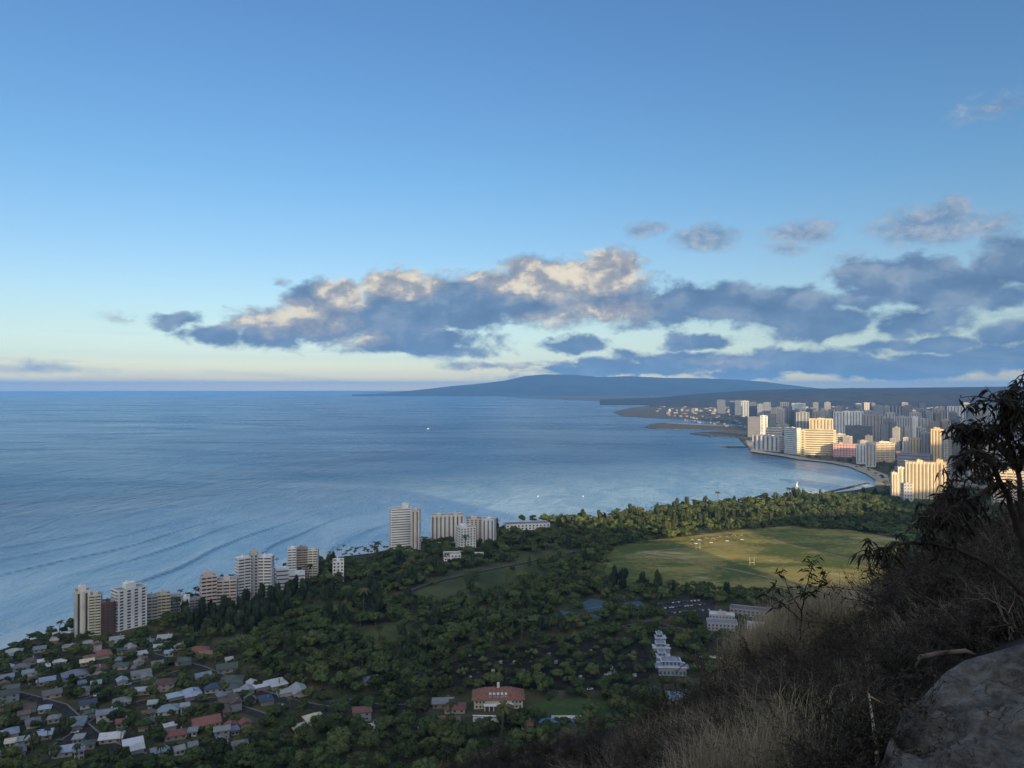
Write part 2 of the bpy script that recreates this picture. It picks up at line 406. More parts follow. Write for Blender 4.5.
def ribbon(name, px, w0, w1, z, m, kind='structure', ground=False, closed=False):
    pts = [Vector(p if ground else G(*p, z)) for p in px]
    v, f = [], []
    for i, p in enumerate(pts):
        d = (pts[min(i + 1, len(pts) - 1)] - pts[max(i - 1, 0)]).normalized(); n = Vector((-d.y, d.x))
        v += [(*(p + n * w0), z), (*(p + n * w1), z)]
        if i: f.append((2 * i - 2, 2 * i - 1, 2 * i + 1, 2 * i))
    return tag(mesh_obj(name, v, f, m), kind=kind)
sand = mat('sand', (0.42, 0.36, 0.27), 0.95, var=0.15, scale=0.05)
ribbon('beach', [(746, 440), (752, 451.5), (785, 456.4), (800, 459.4), (830, 462.4), (850, 466.5), (868, 474), (877, 480), (876, 485)], -3, 42, LAND_Z + 0.05, sand)
ribbon('beach', [(112, 619.5), (92, 625), (75, 629.5), (55, 634.5), (40, 638)], -1, 7, LAND_Z + 0.05, sand)
ribbon('beach', [(668, 422.9), (700, 424.6), (735, 426)], -25, 25, LAND_Z + 0.05, sand)
# far shallows and reef runway show as thin pale lines
ribbon('beach', [(440, 393.9), (480, 395.5), (510, 397.2)], -160, 20, LAND_Z + 0.3, sand)
ribbon('runway', [(604, 403.7), (655, 404.4)], -40, 60, LAND_Z + 0.4, mat('runway_concrete', (0.4, 0.39, 0.37), 0.9))

# grass sheets
def grass_mat(key, a, b_, s=0.03, stretch=(1, 1, 1), c=None):
    m = bpy.data.materials.new(key); m.use_nodes = True; nt = m.node_tree; b = nt.nodes['Principled BSDF']
    P = nt.nodes.new('ShaderNodeNewGeometry').outputs['Position']
    v = vmul(nt, P, stretch)
    n1 = noise_n(nt, v, s, 6, 0.62, 0.6); n2 = noise_n(nt, P, s * 9, 5, 0.6)
    g = mixc(nt, (n1 + (n2 - 0.5) * 0.35).step(0.38, 0.62), a, b_)
    if c:
        n3 = noise_n(nt, vmul(nt, P, stretch, (50, 9, 0)), s * 0.7, 5, 0.6, 1.2)
        g = mixc(nt, n3.step(0.56, 0.68), g, c)
    nt.links.new(g, b.inputs['Base Color']); b.inputs['Roughness'].default_value = 0.95; b.inputs['Specular IOR Level'].default_value = 0.1
    bn = nt.nodes.new('ShaderNodeBump'); bn.inputs['Strength'].default_value = 0.8; bn.inputs['Distance'].default_value = 0.8
    nt.links.new((n2 + n1 * 2).s, bn.inputs['Height']); nt.links.new(bn.outputs[0], b.inputs['Normal'])
    return m
def sheet(name, px, z, m, kind='structure', **kw):
    pts = [G(x, y, z) for x, y in px]
    o = flat_poly(name, pts, z, m, kind, **kw); return o
FIELD_PX = [(604, 549), (640, 541), (690, 536), (745, 529), (790, 526), (850, 530), (905, 540), (925, 580), (905, 612), (790, 600), (700, 590), (640, 588), (590, 580)]
sheet('field', FIELD_PX, LAND_Z + 0.06, grass_mat('park_grass', (0.085, 0.118, 0.036), (0.29, 0.255, 0.085), 0.016, (0.55, 0.9, 1), (0.44, 0.37, 0.19)))
dry = grass_mat('dry_track', (0.17, 0.155, 0.085), (0.26, 0.225, 0.13), 0.05)
ribbon('path', [(640, 553), (690, 560.5), (740, 571), (790, 582), (850, 597)], -3.2, 3.2, LAND_Z + 0.12, dry)
ribbon('path', [(700, 533), (760, 538), (820, 551), (880, 569)], -2.5, 2.5, LAND_Z + 0.12, dry)
ribbon('path', [(650, 551), (700, 547), (740, 545)], -3, 3, LAND_Z + 0.13, dry)
meadow = grass_mat('meadow_grass', (0.055, 0.075, 0.032), (0.10, 0.115, 0.05), 0.02, (1, 0.5, 1))
MEADOWS = [[(405, 592), (440, 575), (500, 563), (548, 566), (540, 578), (505, 590), (455, 601), (420, 604)],
           [(296, 608), (320, 602), (345, 604), (338, 616), (305, 620)], [(345, 632), (400, 622), (440, 626), (410, 640), (360, 644)],
           [(510, 556), (560, 548), (596, 552), (560, 562), (520, 565)], [(215, 640), (250, 634), (262, 646), (226, 652)], [(560, 600), (575, 596), (590, 604), (566, 610)]]
for q in MEADOWS: sheet('meadow', q, LAND_Z + 0.06, meadow)
lawn_m = grass_mat('mown_lawn', (0.055, 0.095, 0.034), (0.075, 0.115, 0.04), 0.1)
LAWN = [(527, 702), (588, 699), (612, 706), (606, 715), (533, 716)]
sheet('lawn', LAWN, LAND_Z + 0.08, lawn_m)
asph = mat('asphalt', (0.05, 0.050, 0.050), 0.95, spec=0.05, var=0.25, scale=0.3)
concm = mat('pavement_concrete', (0.20, 0.19, 0.175), 0.9, var=0.15, scale=0.3)
# roads
ROADS = [[(395, 600), (415, 590), (440, 581), (480, 572), (530, 562), (575, 552)], [(330, 590), (365, 583), (400, 576), (450, 562), (500, 553)], [(88, 700), (118, 688), (150, 680), (180, 672)],
         [(60, 745), (110, 712), (150, 700), (215, 700), (262, 716)], [(0, 690), (60, 706), (100, 742), (150, 760)], [(340, 700), (385, 708), (440, 704)], [(620, 628), (700, 640), (780, 640)],
         [(150, 655), (200, 668), (250, 690), (300, 704), (345, 712)], [(560, 640), (600, 632), (650, 622), (720, 640)]]
for i_, q in enumerate(ROADS): ribbon('road', q, -3.5, 3.5, LAND_Z + 0.16 + .02 * i_, asph); ribbon('pavement', q, 3.6, 4.8, LAND_Z + 0.38 + .02 * i_, concm)
PARK = [(652, 603), (690, 598), (716, 602), (712, 619), (665, 618)]
sheet('car_park', PARK, LAND_Z + 0.17, asph)
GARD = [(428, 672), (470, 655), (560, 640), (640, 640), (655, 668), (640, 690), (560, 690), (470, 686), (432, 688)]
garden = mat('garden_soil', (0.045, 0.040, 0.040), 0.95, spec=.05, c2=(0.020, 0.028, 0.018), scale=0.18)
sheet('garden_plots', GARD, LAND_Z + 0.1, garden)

# ------------------------------------------------------------------ mountains far beyond the bay
def hill(name, prof, Y, m, base=388.4, thick=5000, seed=1, rough=40, rows=14, jag=1.0):
    """prof: silhouette pixels at forward distance Y; built as a solid ridge with spurs"""
    xs = np.linspace(prof[0][0], prof[-1][0], 260); ys = np.interp(xs, [p[0] for p in prof], [p[1] for p in prof])
    v, f = [], []
    n = len(xs)
    for j in range(rows + 1):
        t = j / rows            # 0 front foot, 0.6 crest, 1 back foot
        for i, (x, y) in enumerate(zip(xs, ys)):
            c = at(x, y, Y); H = max(c.z - 2, 0)
            s = t / 0.62 if t <= 0.62 else 1 - (t - 0.62) / 0.38
            yy = Y + (t - 0.62) * thick
            X = c.x * (yy / Y)
            nz = mnoise.fractal(Vector((X / 900 * 1.0, yy / 2600, seed)), 0.9, 2.0, 5) * rough * math.sin(math.pi * min(1, s)) * jag
            z = H * (s ** 1.25) * (yy / Y if t > .62 else 1) + nz * min(1, H / 120)
            if t > 0.62: z = min(z, H * 0.98)
            v.append((X, yy, max(z, 0.5) + 1))
    for j in range(rows):
        for i in range(n - 1):
            a = j * n + i; f.append((a, a + 1, a + n + 1, a + n))
    return tag(mesh_obj(name, v, f, m, smooth=True), kind='structure')
hm = mat('mountain_scrub', (0.03, 0.042, 0.05), 0.95, c2=(0.018, 0.027, 0.036), scale=0.0011)
hill('mountains', [(352, 394.8), (385, 393.0), (420, 389.2), (450, 385.6), (480, 382.6), (505, 379.5), (525, 374.5), (545, 372.6), (575, 373.2), (600, 375.6), (630, 374.6), (665, 376.5), (700, 376.8), (735, 378.2), (765, 380.8), (790, 384.2), (815, 387.4), (850, 391)],
     26000, hm, thick=7000, seed=2, rough=26)
hill('hills', [(600, 399.2), (660, 397), (700, 393), (750, 389.5), (800, 387.8), (860, 386.9), (930, 386.4), (1000, 385.4), (1060, 384), (1200, 380), (1400, 372)], 12500, hm, thick=4000, seed=5, rough=22)
hill('hills', [(650, 402.6), (690, 399), (730, 396), (780, 394), (830, 392.8), (900, 391.6), (960, 390.4), (1030, 389.2), (1200, 386)], 9800, mat('near_hill', (0.025, 0.038, 0.042), .95, c2=(0.05, 0.06, 0.065), scale=0.006), thick=1500, seed=8, rough=10)
# ------------------------------------------------------------------ added ridge, unseen behind the camera, heights shaped to cast the morning shade
def build_shadow_ridge():
    U = Vector((math.cos(R(20)), math.sin(R(20)))); S = Vector((-math.sin(R(20)), math.cos(R(20))))
    prof = [(-3000, 260), (-500, 330), (0, 330), (300, 320), (430, 262), (490, 222), (560, 214), (585, 214), (592, 150), (725, 150), (735, 214), (1090, 214), (1180, 238), (1400, 240), (1430, 330), (1600, 400), (1770, 372), (1785, 352), (1836, 354), (1990, 354), (2180, 352), (2230, 520), (2600, 640), (3200, 720), (4500, 800), (9000, 860)]
    prof = [(u, min(h * 1.342, 660)) for u, h in prof]
    us = sorted(set([p[0] for p in prof] + list(range(-3000, 9001, 60))))
    v, f = [], []; prs = [(-900, 0), (-420, .55), (-60, .97), (0, 1), (60, .95), (300, .5), (600, 0)]
    for u in us:
        H = np.interp(u, [p[0] for p in prof], [p[1] for p in prof])
        H += mnoise.fractal(Vector((u / 160, 0, 3)), 1, 2, 4) * (26 if u < 400 else 5)
        for i, (q, k_) in enumerate(prs):
            nz = mnoise.fractal(Vector((u / 300, q / 300, 9)), 1, 2, 4) * 30 * (1 - abs(2 * k_ - 1)) * (0 if i == 3 else 1)
            p = U * u - S * (300 - min(max((u - 2260) * 2.2, 0), 1900)) + S * (-q) * 0.32
            v.append((p.x, p.y, 1 + H * k_ + nz))
    m_ = len(prs)
    for i in range(len(us) - 1):
        for j in range(m_ - 1):
            a = i * m_ + j; f.append((a, a + 1, a + m_ + 1, a + m_))
    tag(mesh_obj('shadow_ridge', v, f, hm), kind='structure')
build_shadow_ridge()

# ------------------------------------------------------------------ the air
def build_haze():
    m = bpy.data.materials.new('haze_air'); m.use_nodes = True; nt = m.node_tree; nt.nodes.clear()
    out = nt.nodes.new('ShaderNodeOutputMaterial'); pv = nt.nodes.new('ShaderNodeVolumePrincipled')
    pv.inputs['Color'].default_value = HAZE_COL; pv.inputs['Density'].default_value = HAZE_D; pv.inputs['Anisotropy'].default_value = 0.0
    nt.links.new(pv.outputs[0], out.inputs['Volume'])
    b = MB().box(-80000, 80000, -12000, 80000, -10, 840); o = b.build('haze', m); tag(o, kind='stuff')
HAZE_D = 3.1e-5; HAZE_COL = (0.15, 0.44, 1.0, 1)
build_haze()

# ================================================================== buildings
GLASS = mat('window_glass', (0.07, 0.08, 0.10), 0.25, spec=0.5)
GLASS2 = mat('shaded_glass', (0.07, 0.08, 0.095), 0.4, spec=0.4)
GLASS3 = mat('hazy_glass', (0.13, 0.14, 0.16), 0.35, spec=0.4)  # paler copy for far towers, distance haze put into the glass colour
def wall_mat(c, key=None):
    k_ = key or 'wall_%02x%02x%02x' % tuple(int(v * 255) for v in c)
    return mat(k_, c, 0.85, var=0.10, scale=0.05, spec=0.2)
FOOT = []                      # (x, y, radius) kept clear of trees
def face_frames(w, d):
    # origin, direction along the face, outward normal, length
    return {'f': ((-w / 2, -d / 2), (1, 0), (0, -1), w), 'l': ((-w / 2, d / 2), (0, -1), (-1, 0), d), 'r': ((w / 2, -d / 2), (0, 1), (1, 0), d)}
def fbox(mb, fr, a0, a1, z0, z1, out0, out1, m=0):
    (ox, oy), (dx, dy), (nx, ny), L = fr
    xs = [ox + dx * a0 + nx * out0, ox + dx * a1 + nx * out1]; ys = [oy + dy * a0 + ny * out0, oy + dy * a1 + ny * out1]
    mb.box(min(xs), max(xs), min(ys), max(ys), z0, z1, m)
def building(name, label, cat, x0, x1, yt, yb, rel=0.0, dep=0.5, floors=12, wall=(0.6, 0.6, 0.58), front=('punch', 4), side=('punch', 2), parts=True, roofc=None,
             pent=(0.3, 3.5), group=None, accent=None, glass=None, depth_px=None, base_z=LAND_Z, H=None, endw=0.0, rside=None, kids=None):
    """a tower placed where its foot shows at pixels (x0..x1, yb) with its roof at yt; rel turns it from facing the camera"""
    Y = depth(yb, base_z) if depth_px is None else depth(depth_px, base_z)
    xc = (x0 + x1) / 2; X = (xc - CX) / F * Y
    Wt = (x1 - x0) * Y / F; top = at(xc, yt, Y).z
    h = (top - base_z) if H is None else H
    rr = R(rel)
    w = Wt / (math.cos(rr) + dep * abs(math.sin(rr))); d = w * dep
    d = max(d, 9)
    w = max((Wt - d * abs(math.sin(rr))) / math.cos(rr), w * 0.6)
    beta = math.atan2(X, Y)
    off = d / 2
    bx, by = X + math.sin(beta) * off, Y + math.cos(beta) * off
    e = empty(name, (bx, by, base_z), -beta + rr, label, cat, group)
    FOOT.append((bx, by, max(w, d) * 0.62 + 2))
    wm = wall_mat(wall); gm = glass or GLASS; am = wall_mat(accent) if accent else wm
    rm = wall_mat(roofc) if roofc else mat('flat_roof', (0.34, 0.34, 0.34), 0.9, var=0.3, scale=0.15)
    fh = h / floors
    body = MB(); body.box(-w / 2, w / 2, -d / 2, d / 2, -3, h, 0)
    FR = face_frames(w, d)
    sidekey = 'l' if rel >= 0 or X > 0 and rel > -math.degrees(beta) else 'r'
    todo = [('f', front)]
    ls = math.degrees(beta)
    todo.append(('l' if (rel > -0.01) else 'r', side))
    kid = []
    for fk, (kind, nb) in todo:
        fr = FR[fk]; L = fr[3]; e0 = L * endw if fk == 'f' else 0; LL = L - 2 * e0
        if kind == 'blank': continue
        for b in range(nb):
            a0 = e0 + LL * b / nb; a1 = e0 + LL * (b + 1) / nb; bw = a1 - a0
            if kind == 'fins':
                mb = MB(); fbox(mb, fr, a0 + bw * .36, a1 - bw * .36, fh * 0.6, h - fh * 0.5, 0.02, 0.08); kid.append(('window', mb, gm))
                f2 = MB()
                if parts: fbox(f2, fr, a0 - bw * .1 if b else a0, a0 + bw * .12, 0, h + 0.6, 0.0, 1.1); kid.append(('pier', f2, am))
                else: fbox(body, fr, a0, a0 + bw * .2, 0, h + 0.4, 0.0, 1.0, 1)
                continue
        if kind == 'fins': continue
        for k_ in range(floors):
            z0 = k_ * fh
            if k_ == 0 and fh > 2.5: z0 += 0.3
            if kind == 'band':
                mb = MB(); fbox(mb, fr, e0 + LL * .03, L - e0 - LL * .03, z0 + fh * .5, z0 + fh * .8, 0.02, 0.10); kid.append(('window', mb, gm)); continue
            if kind in ('balc', 'slab'):
                n_ = 1 if kind == 'slab' else nb
                for b in range(n_):
                    a0 = e0 + LL * b / n_; a1 = e0 + LL * (b + 1) / n_; bw = a1 - a0
                    mb = MB(); fbox(mb, fr, a0 + bw * .08, a1 - bw * .08, z0 + fh * .42, z0 + fh * .84, 0.02, 0.10); kid.append(('window', mb, gm))
                    mb = MB(); fbox(mb, fr, a0 + bw * .04, a1 - bw * .04, z0 - fh * .06, z0 + fh * .04, 0.0, 1.5); fbox(mb, fr, a0 + bw * .04, a1 - bw * .04, z0 + fh * .041, z0 + fh * .45, 1.35, 1.52)
                    kid.append(('balcony', mb, am))
                continue
            for b in range(nb):
                a0 = e0 + LL * b / nb; bw = LL / nb
                mb = MB(); fbox(mb, fr, a0 + bw * .27, a0 + bw * .73, z0 + fh * .28, z0 + fh * .80, 0.02, 0.12)
                kid.append(('window', mb, gm))
    # parapet and roof
    roof = MB(); roof.box(-w / 2 + .4, w / 2 - .4, -d / 2 + .4, d / 2 - .4, h + .01, h + .25)
    par = MB()
    for q in ((-w / 2, w / 2, -d / 2, -d / 2 + .35), (-w / 2, w / 2, d / 2 - .35, d / 2), (-w / 2, -w / 2 + .35, -d / 2 + .36, d / 2 - .36), (w / 2 - .35, w / 2, -d / 2 + .36, d / 2 - .36)): body.box(*q, h + .003, h + 1.1, 0)
    if parts:
        body.build('body', [wm, am], e); roof.build('roof', rm, e)
        if pent and pent[0]:
            p = MB(); pw = w * pent[0] / 2; px_ = w * (pent[2] if len(pent) > 2 else 0)
            p.box(px_ - pw, px_ + pw, -d * .22, d * .25, h + .26, h + pent[1]); p.box(px_ - pw * .6, px_ - pw * .1, -d * .1, d * .1, h + pent[1] + .002, h + pent[1] + 1.6); p.build('penthouse', wm, e)
        ku = {}
        for nm, mb, m_ in kid: ku.setdefault(nm, []).append((mb, m_))
        for nm, lst in ku.items():
            if len(lst) > 100:
                keep, rest = lst[-100:], lst[:-100]
                big = MB()
                for mb, m_ in rest:
                    b0 = len(big.v); big.v += mb.v; big.f += [tuple(b0 + i for i in q) for q in mb.f]; big.m += [0] * len(mb.f)
                tag(big.build(nm + '_row', rest[0][1], e), kind='stuff'); lst = keep
            for mb, m_ in lst: mb.build(nm, m_, e)
    else:
        for nm, mb, m_ in kid:
            b0 = len(body.v); body.v += mb.v; body.f += [tuple(b0 + i for i in q) for q in mb.f]; body.m += [2 if nm == 'window' else 1] * len(mb.f)
        if pent and pent[0]:
            pw = w * pent[0] / 2; body.box(-pw, pw, -d * .2, d * .2, h + .26, h + pent[1], 0)
        body.build('body', [wm, am, gm], e); roof.build('roof', rm, e)
    return e, w, d, h
W1, W2, CRM, GRY, TAN, PNK = (0.80, 0.80, 0.78), (0.70, 0.71, 0.71), (0.74, 0.71, 0.62), (0.42, 0.44, 0.47), (0.50, 0.43, 0.34), (0.66, 0.57, 0.53)
AP = 'apartment towers along the near shore'
B = building
# near shore, left to right
B('apartment_tower', 'cream shore tower with blank wall fins, leftmost tower on the near shore', 'apartment tower', 75.5, 90, 592, 636, 4, 1.1, 15, CRM, ('fins', 2), ('punch', 3), group=AP, pent=(.5, 4))
B('apartment_tower', 'cream tower with yellow balconies joined to the right of the blank cream tower', 'apartment tower', 90.3, 102.5, 596, 635, -6, 1.2, 14, (0.66, 0.62, 0.54), ('balc', 2), ('punch', 3), group=AP, accent=(0.70, 0.67, 0.52), pent=(.4, 3))
B('apartment_block', 'dark brown block between the cream tower and the white tower', 'apartment block', 102.8, 114.5, 603.5, 634, 0, 1.2, 10, (0.13, 0.085, 0.075), ('punch', 3), ('punch', 2), group=AP, pent=(.3, 2))
B('apartment_tower', 'white tower with four columns of small square windows beside the brown block', 'apartment tower', 113.5, 146, 589.5, 629, 24, 0.55, 13, W1, ('punch', 4), ('balc', 2), group=AP, pent=(.35, 5))
B('apartment_block', 'beige balcony block right of the white square window tower', 'apartment block', 147, 158, 597, 622, 0, .9, 8, (0.42, 0.42, 0.38), ('balc', 2), ('punch', 2), group=AP, pent=(.3, 2))
B('apartment_block', 'yellowish balcony block, second block right of the white square window tower', 'apartment block', 158.2, 170.5, 595, 620, 0, .9, 8, (0.58, 0.55, 0.42), ('balc', 3), ('punch', 2), group=AP, pent=(.5, 2.5))
B('apartment_block', 'low grey block with dark balconies left of two white wall piers', 'apartment block', 171, 181, 597, 615, 0, 1, 6, GRY, ('balc', 3), ('punch', 2), group=AP, pent=(.3, 2))
B('apartment_block', 'low block with two broad white wall piers left of the pink building', 'apartment block', 181.3, 190, 598, 614, 0, 1, 6, W1, ('fins', 2), ('blank', 1), group=AP, pent=(.3, 2))
B('apartment_block', 'low dark balcony block touching the left end of the pink building', 'apartment block', 190.4, 200.3, 600, 613, 0, 1, 5, (0.30, 0.31, 0.35), ('balc', 2), ('punch', 2), group=AP, pent=(.3, 2))
B('apartment_block', 'pinkish wide building with stacked balcony bands and a rooftop peak', 'apartment block', 200.6, 217, 577, 610, 10, .7, 9, PNK, ('balc', 3), ('punch', 2), group=AP, accent=(.68, .56, .50), pent=(.5, 5))
B('apartment_block', 'pink striped wing of balconies joining the pink building to the white tower', 'apartment block', 217.3, 237.5, 581, 607, -4, .8, 8, PNK, ('balc', 3), ('punch', 2), group=AP, accent=(.68, .58, .53), pent=(.3, 2.5))
B('apartment_tower', 'white balcony tower just left of the grey lift shaft', 'apartment tower', 235.5, 251, 559, 601, 20, .8, 14, W1, ('balc', 2), ('punch', 3), group=AP, pent=(.2, 2), roofc=(.7, .72, .75))
B('apartment_tower', 'slim grey lift shaft block between two white balcony towers', 'apartment tower', 249.5, 258.5, 555, 598, 0, 1.0, 14, (0.5, 0.5, 0.48), ('punch', 2), ('blank', 1), group=AP, pent=(.7, 5))
B('apartment_tower', 'white balcony tower just right of the grey lift shaft', 'apartment tower', 256.5, 274.5, 557.5, 597, -14, .8, 13, W1, ('balc', 2), ('punch', 3), group=AP, pent=(.2, 2), roofc=(.7, .72, .75))
B('apartment_block', 'low white roofed block right of the white balcony towers', 'apartment block', 275.5, 289, 570, 590, 8, 1.1, 5, W2, ('band', 1), ('band', 1), group=AP, roofc=(.6, .62, .65), pent=(.25, 2))
B('apartment_block', 'low stepped pale block in front of the hollow centred tower', 'apartment block', 289.5, 305, 575, 588, 0, 1.1, 4, W2, ('band', 1), ('band', 1), group=AP, roofc=(.6, .62, .65), pent=(.3, 2))
B('apartment_tower', 'left white wing of the tower with a brown hollow centre', 'apartment tower', 288, 296.5, 549, 583, 0, 1, 12, W1, ('balc', 2), ('punch', 2), group=AP, depth_px=580, pent=(.4, 2))
B('apartment_tower', 'brown recessed centre of the hollow fronted shore tower', 'apartment tower', 296.7, 308, 549.5, 583, 0, .8, 12, (0.33, 0.27, 0.24), ('balc', 2), ('punch', 2), group=AP, depth_px=578, accent=(.48, .42, .38), pent=(.6, 3))
B('apartment_tower', 'right cream wing of the tower with a brown hollow centre', 'apartment tower', 308.2, 319, 551, 583, -8, 1, 12, (0.68, 0.66, 0.55), ('balc', 2), ('punch', 2), group=AP, depth_px=580, pent=(.4, 2))
B('apartment_block', 'small white building behind the big round tree on the shore', 'apartment block', 333, 344, 562, 582, 0, 1.2, 6, W1, ('punch', 3), ('punch', 2), group=AP, pent=(.3, 2))
B('apartment_tower', 'tallest white shore tower with banded windows and a blank right wall', 'apartment tower', 389, 411.2, 509, 551, 12, .55, 17, W1, ('band', 1), ('punch', 2), group=AP, pent=(.3, 6, .25))
B('apartment_tower', 'blank pinkish wall slab on the right of the tallest white shore tower', 'apartment tower', 411.3, 421, 510.5, 553, -10, 1.2, 17, (0.68, 0.62, 0.58), ('fins', 2), ('blank', 1), group=AP, pent=(.3, 2))
B('apartment_tower', 'white tower with two tan panels between white piers, left panel half', 'apartment tower', 431, 447, 516, 543, 0, .8, 14, (0.70, 0.66, 0.60), ('fins', 4), ('blank', 1), group=AP, accent=W1, pent=(.25, 2))
B('apartment_tower', 'right half of the white pier tower with two tan panels', 'apartment tower', 447.2, 464, 515.5, 543, 0, .8, 14, (0.68, 0.64, 0.58), ('fins', 4), ('blank', 1), group=AP, accent=W1, pent=(.25, 2))
B('apartment_tower', 'short white tower with a tight window grid before the pier tower', 'apartment tower', 455.5, 476, 528, 551, 22, .8, 9, W1, ('punch', 5), ('punch', 3), group=AP, pent=(.4, 3.5, -.2))
B('apartment_tower', 'tan tower with dark windows behind the short white gridded tower', 'apartment tower', 466, 482, 519.5, 546, 0, .9, 12, (0.60, 0.54, 0.47), ('punch', 4), ('punch', 2), group=AP, depth_px=543, pent=(.4, 3))
B('apartment_tower', 'white columned tower at the right end of the near shore towers', 'apartment tower', 482.2, 496.5, 519.5, 547, -12, .9, 12, W2, ('fins', 3), ('punch', 2), group=AP, depth_px=545, accent=W1, pent=(.3, 2))
B('clubhouse', 'low white walled building at the foot of the tallest shore tower group', 'clubhouse', 443, 461, 555, 561, 5, .8, 2, W1, ('punch', 5), ('punch', 2), pent=None)
B('clubhouse', 'small low white building half hidden in trees right of the clubhouse wall', 'clubhouse', 472, 484, 555, 560, 0, .8, 2, W2, ('punch', 4), ('punch', 2), pent=None)
# the long low sea pool building
B('bathing_pavilion', 'long low white sea pool building with grey roof at the shore', 'pavilion', 503, 550, 524.5, 530, 12, .35, 2, W2, ('punch', 12), ('punch', 2), pent=None, roofc=(.20, .21, .23))

# the resort district across the bay (foot pixel, roof pixel) ------------------------------------
HT = 'resort towers across the bay'
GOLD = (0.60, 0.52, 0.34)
def H_(label, *a, **k):
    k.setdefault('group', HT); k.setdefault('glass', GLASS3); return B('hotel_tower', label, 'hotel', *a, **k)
H_('broad grey white shore hotel with thick white end piers, low over the sea wall', 753, 784.5, 436, 451, -40, .3, 8, (0.50, 0.50, 0.48), ('fins', 6), ('band', 1), accent=(.7, .7, .68), pent=(.3, 3))
H_('green white striped hotel slab just left of the wide golden hotel', 784.8, 800.5, 428, 454, -50, .3, 13, (0.66, 0.70, 0.66), ('band', 1), ('band', 1), pent=(.2, 2))
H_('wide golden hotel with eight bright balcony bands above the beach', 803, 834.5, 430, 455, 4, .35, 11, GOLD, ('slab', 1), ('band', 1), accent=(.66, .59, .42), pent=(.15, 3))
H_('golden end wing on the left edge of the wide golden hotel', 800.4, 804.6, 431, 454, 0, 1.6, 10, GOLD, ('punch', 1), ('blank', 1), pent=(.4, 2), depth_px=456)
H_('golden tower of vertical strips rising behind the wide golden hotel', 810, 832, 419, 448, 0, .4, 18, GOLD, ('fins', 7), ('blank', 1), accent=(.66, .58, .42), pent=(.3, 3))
H_('dark grey tower behind the left end of the wide golden hotel', 796.5, 809, 412.5, 446, 0, .8, 20, (0.22, 0.25, 0.29), ('fins', 4), ('punch', 2), accent=(.45, .47, .5), pent=(.4, 4))
H_('dark slab tower facing the lagoon, with a white end tower at its right', 748, 760, 417, 437, 0, .5, 14, (0.20, 0.22, 0.26), ('band', 1), ('blank', 1), pent=(.2, 2))
H_('narrow white end tower joined to the dark lagoon slab', 760.2, 767.5, 416, 437, 0, 1.2, 14, W2, ('punch', 2), ('blank', 1), pent=(.4, 3))
H_('low beige flat hotel block right of the white lagoon end tower', 766, 781.5, 428, 443, 0, .7, 6, (0.52, 0.50, 0.45), ('band', 1), ('punch', 2), pent=(.3, 2))
H_('small grey green block just right of the wide golden hotel', 835.5, 845, 434.5, 452, 0, 1, 8, (0.58, 0.58, 0.48), ('band', 1), ('punch', 2), pent=(.5, 3))
H_('pink low hotel with arched bell tower among palms behind the beach', 834, 857, 444.5, 457, -5, .5, 5, (0.62, 0.38, 0.38), ('punch', 8), ('punch', 3), pent=(.12, 6, -.2), roofc=(.5, .3, .28))
H_('white block with shaded columns right of the pink hotel', 856.5, 865.5, 444.5, 464, 0, 1.2, 10, W2, ('fins', 3), ('punch', 2), pent=(.3, 2))
H_('grey tan hotel with pale piers beside the beach bend', 866, 875.5, 443.5, 467, 0, 1.2, 10, (0.48, 0.47, 0.44), ('fins', 3), ('punch', 2), pent=(.4, 2))
H_('cream hotel with sunlit golden upper floors right of the beach bend', 874, 893.5, 443, 468, 10, .6, 11, (0.72, 0.62, 0.46), ('balc', 4), ('punch', 2), pent=(.5, 4), depth_px=462)
H_('row of pale vertical strips, left tower of the white group behind the golden hotel', 833.5, 842, 412, 436, 0, 1, 20, W2, ('fins', 3), ('punch', 2), pent=(.4, 3))
H_('white vertical strip tower, middle of the white group behind the golden hotel', 842.4, 852, 411.5, 436, 0, 1, 20, W1, ('fins', 3), ('punch', 2), pent=(.4, 3))
H_('white vertical strip tower, right end of the white group behind the golden hotel', 852.3, 863, 411.5, 436, 0, 1, 20, W2, ('fins', 4), ('punch', 2), pent=(.4, 3))
H_('dark flat block below the white vertical strip towers', 846, 871, 426, 444, 0, .6, 9, (0.15, 0.17, 0.20), ('band', 1), ('punch', 2), pent=(.3, 2))
H_('broad tan grey tower right of the white strip towers', 863.4, 882, 415, 442, 0, .6, 18, (0.36, 0.35, 0.35), ('fins', 6), ('punch', 2), pent=(.2, 3))
H_('darker grey tower beside the broad tan grey tower', 882.3, 892.5, 419, 441, 0, 1, 15, (0.28, 0.29, 0.31), ('punch', 4), ('punch', 2), pent=(.3, 3))
H_('wide slab of thin vertical strips left of the bright white slab', 893, 911, 417, 441, 0, .5, 16, (0.42, 0.44, 0.46), ('fins', 8), ('punch', 2), accent=(.55, .56, .57), pent=(.2, 3))
H_('bright narrow white slab in the middle of the grey towers', 911.3, 917.5, 417, 441, 0, 1.3, 16, W1, ('blank', 1), ('punch', 2), pent=(.4, 3))
H_('grey tower just right of the bright narrow white slab', 917.8, 927, 419, 441, 0, 1, 15, GRY, ('punch', 3), ('punch', 2), pent=(.4, 3))
H_('dark blue tower high behind the thin striped slab', 890, 902.5, 406.5, 425, 0, .7, 20, (0.16, 0.19, 0.24), ('fins', 4), ('punch', 2), accent=(.5, .52, .55), pent=(.5, 3))
H_('left of twin far white striped towers against the hills', 947.5, 955.5, 406.5, 424, 0, .9, 22, W2, ('fins', 3), ('punch', 2), accent=W1, pent=(.3, 2))
H_('right of twin far white striped towers against the hills', 957, 965.5, 406.5, 424, 0, .9, 22, W2, ('fins', 3), ('punch', 2), accent=W1, pent=(.3, 2))
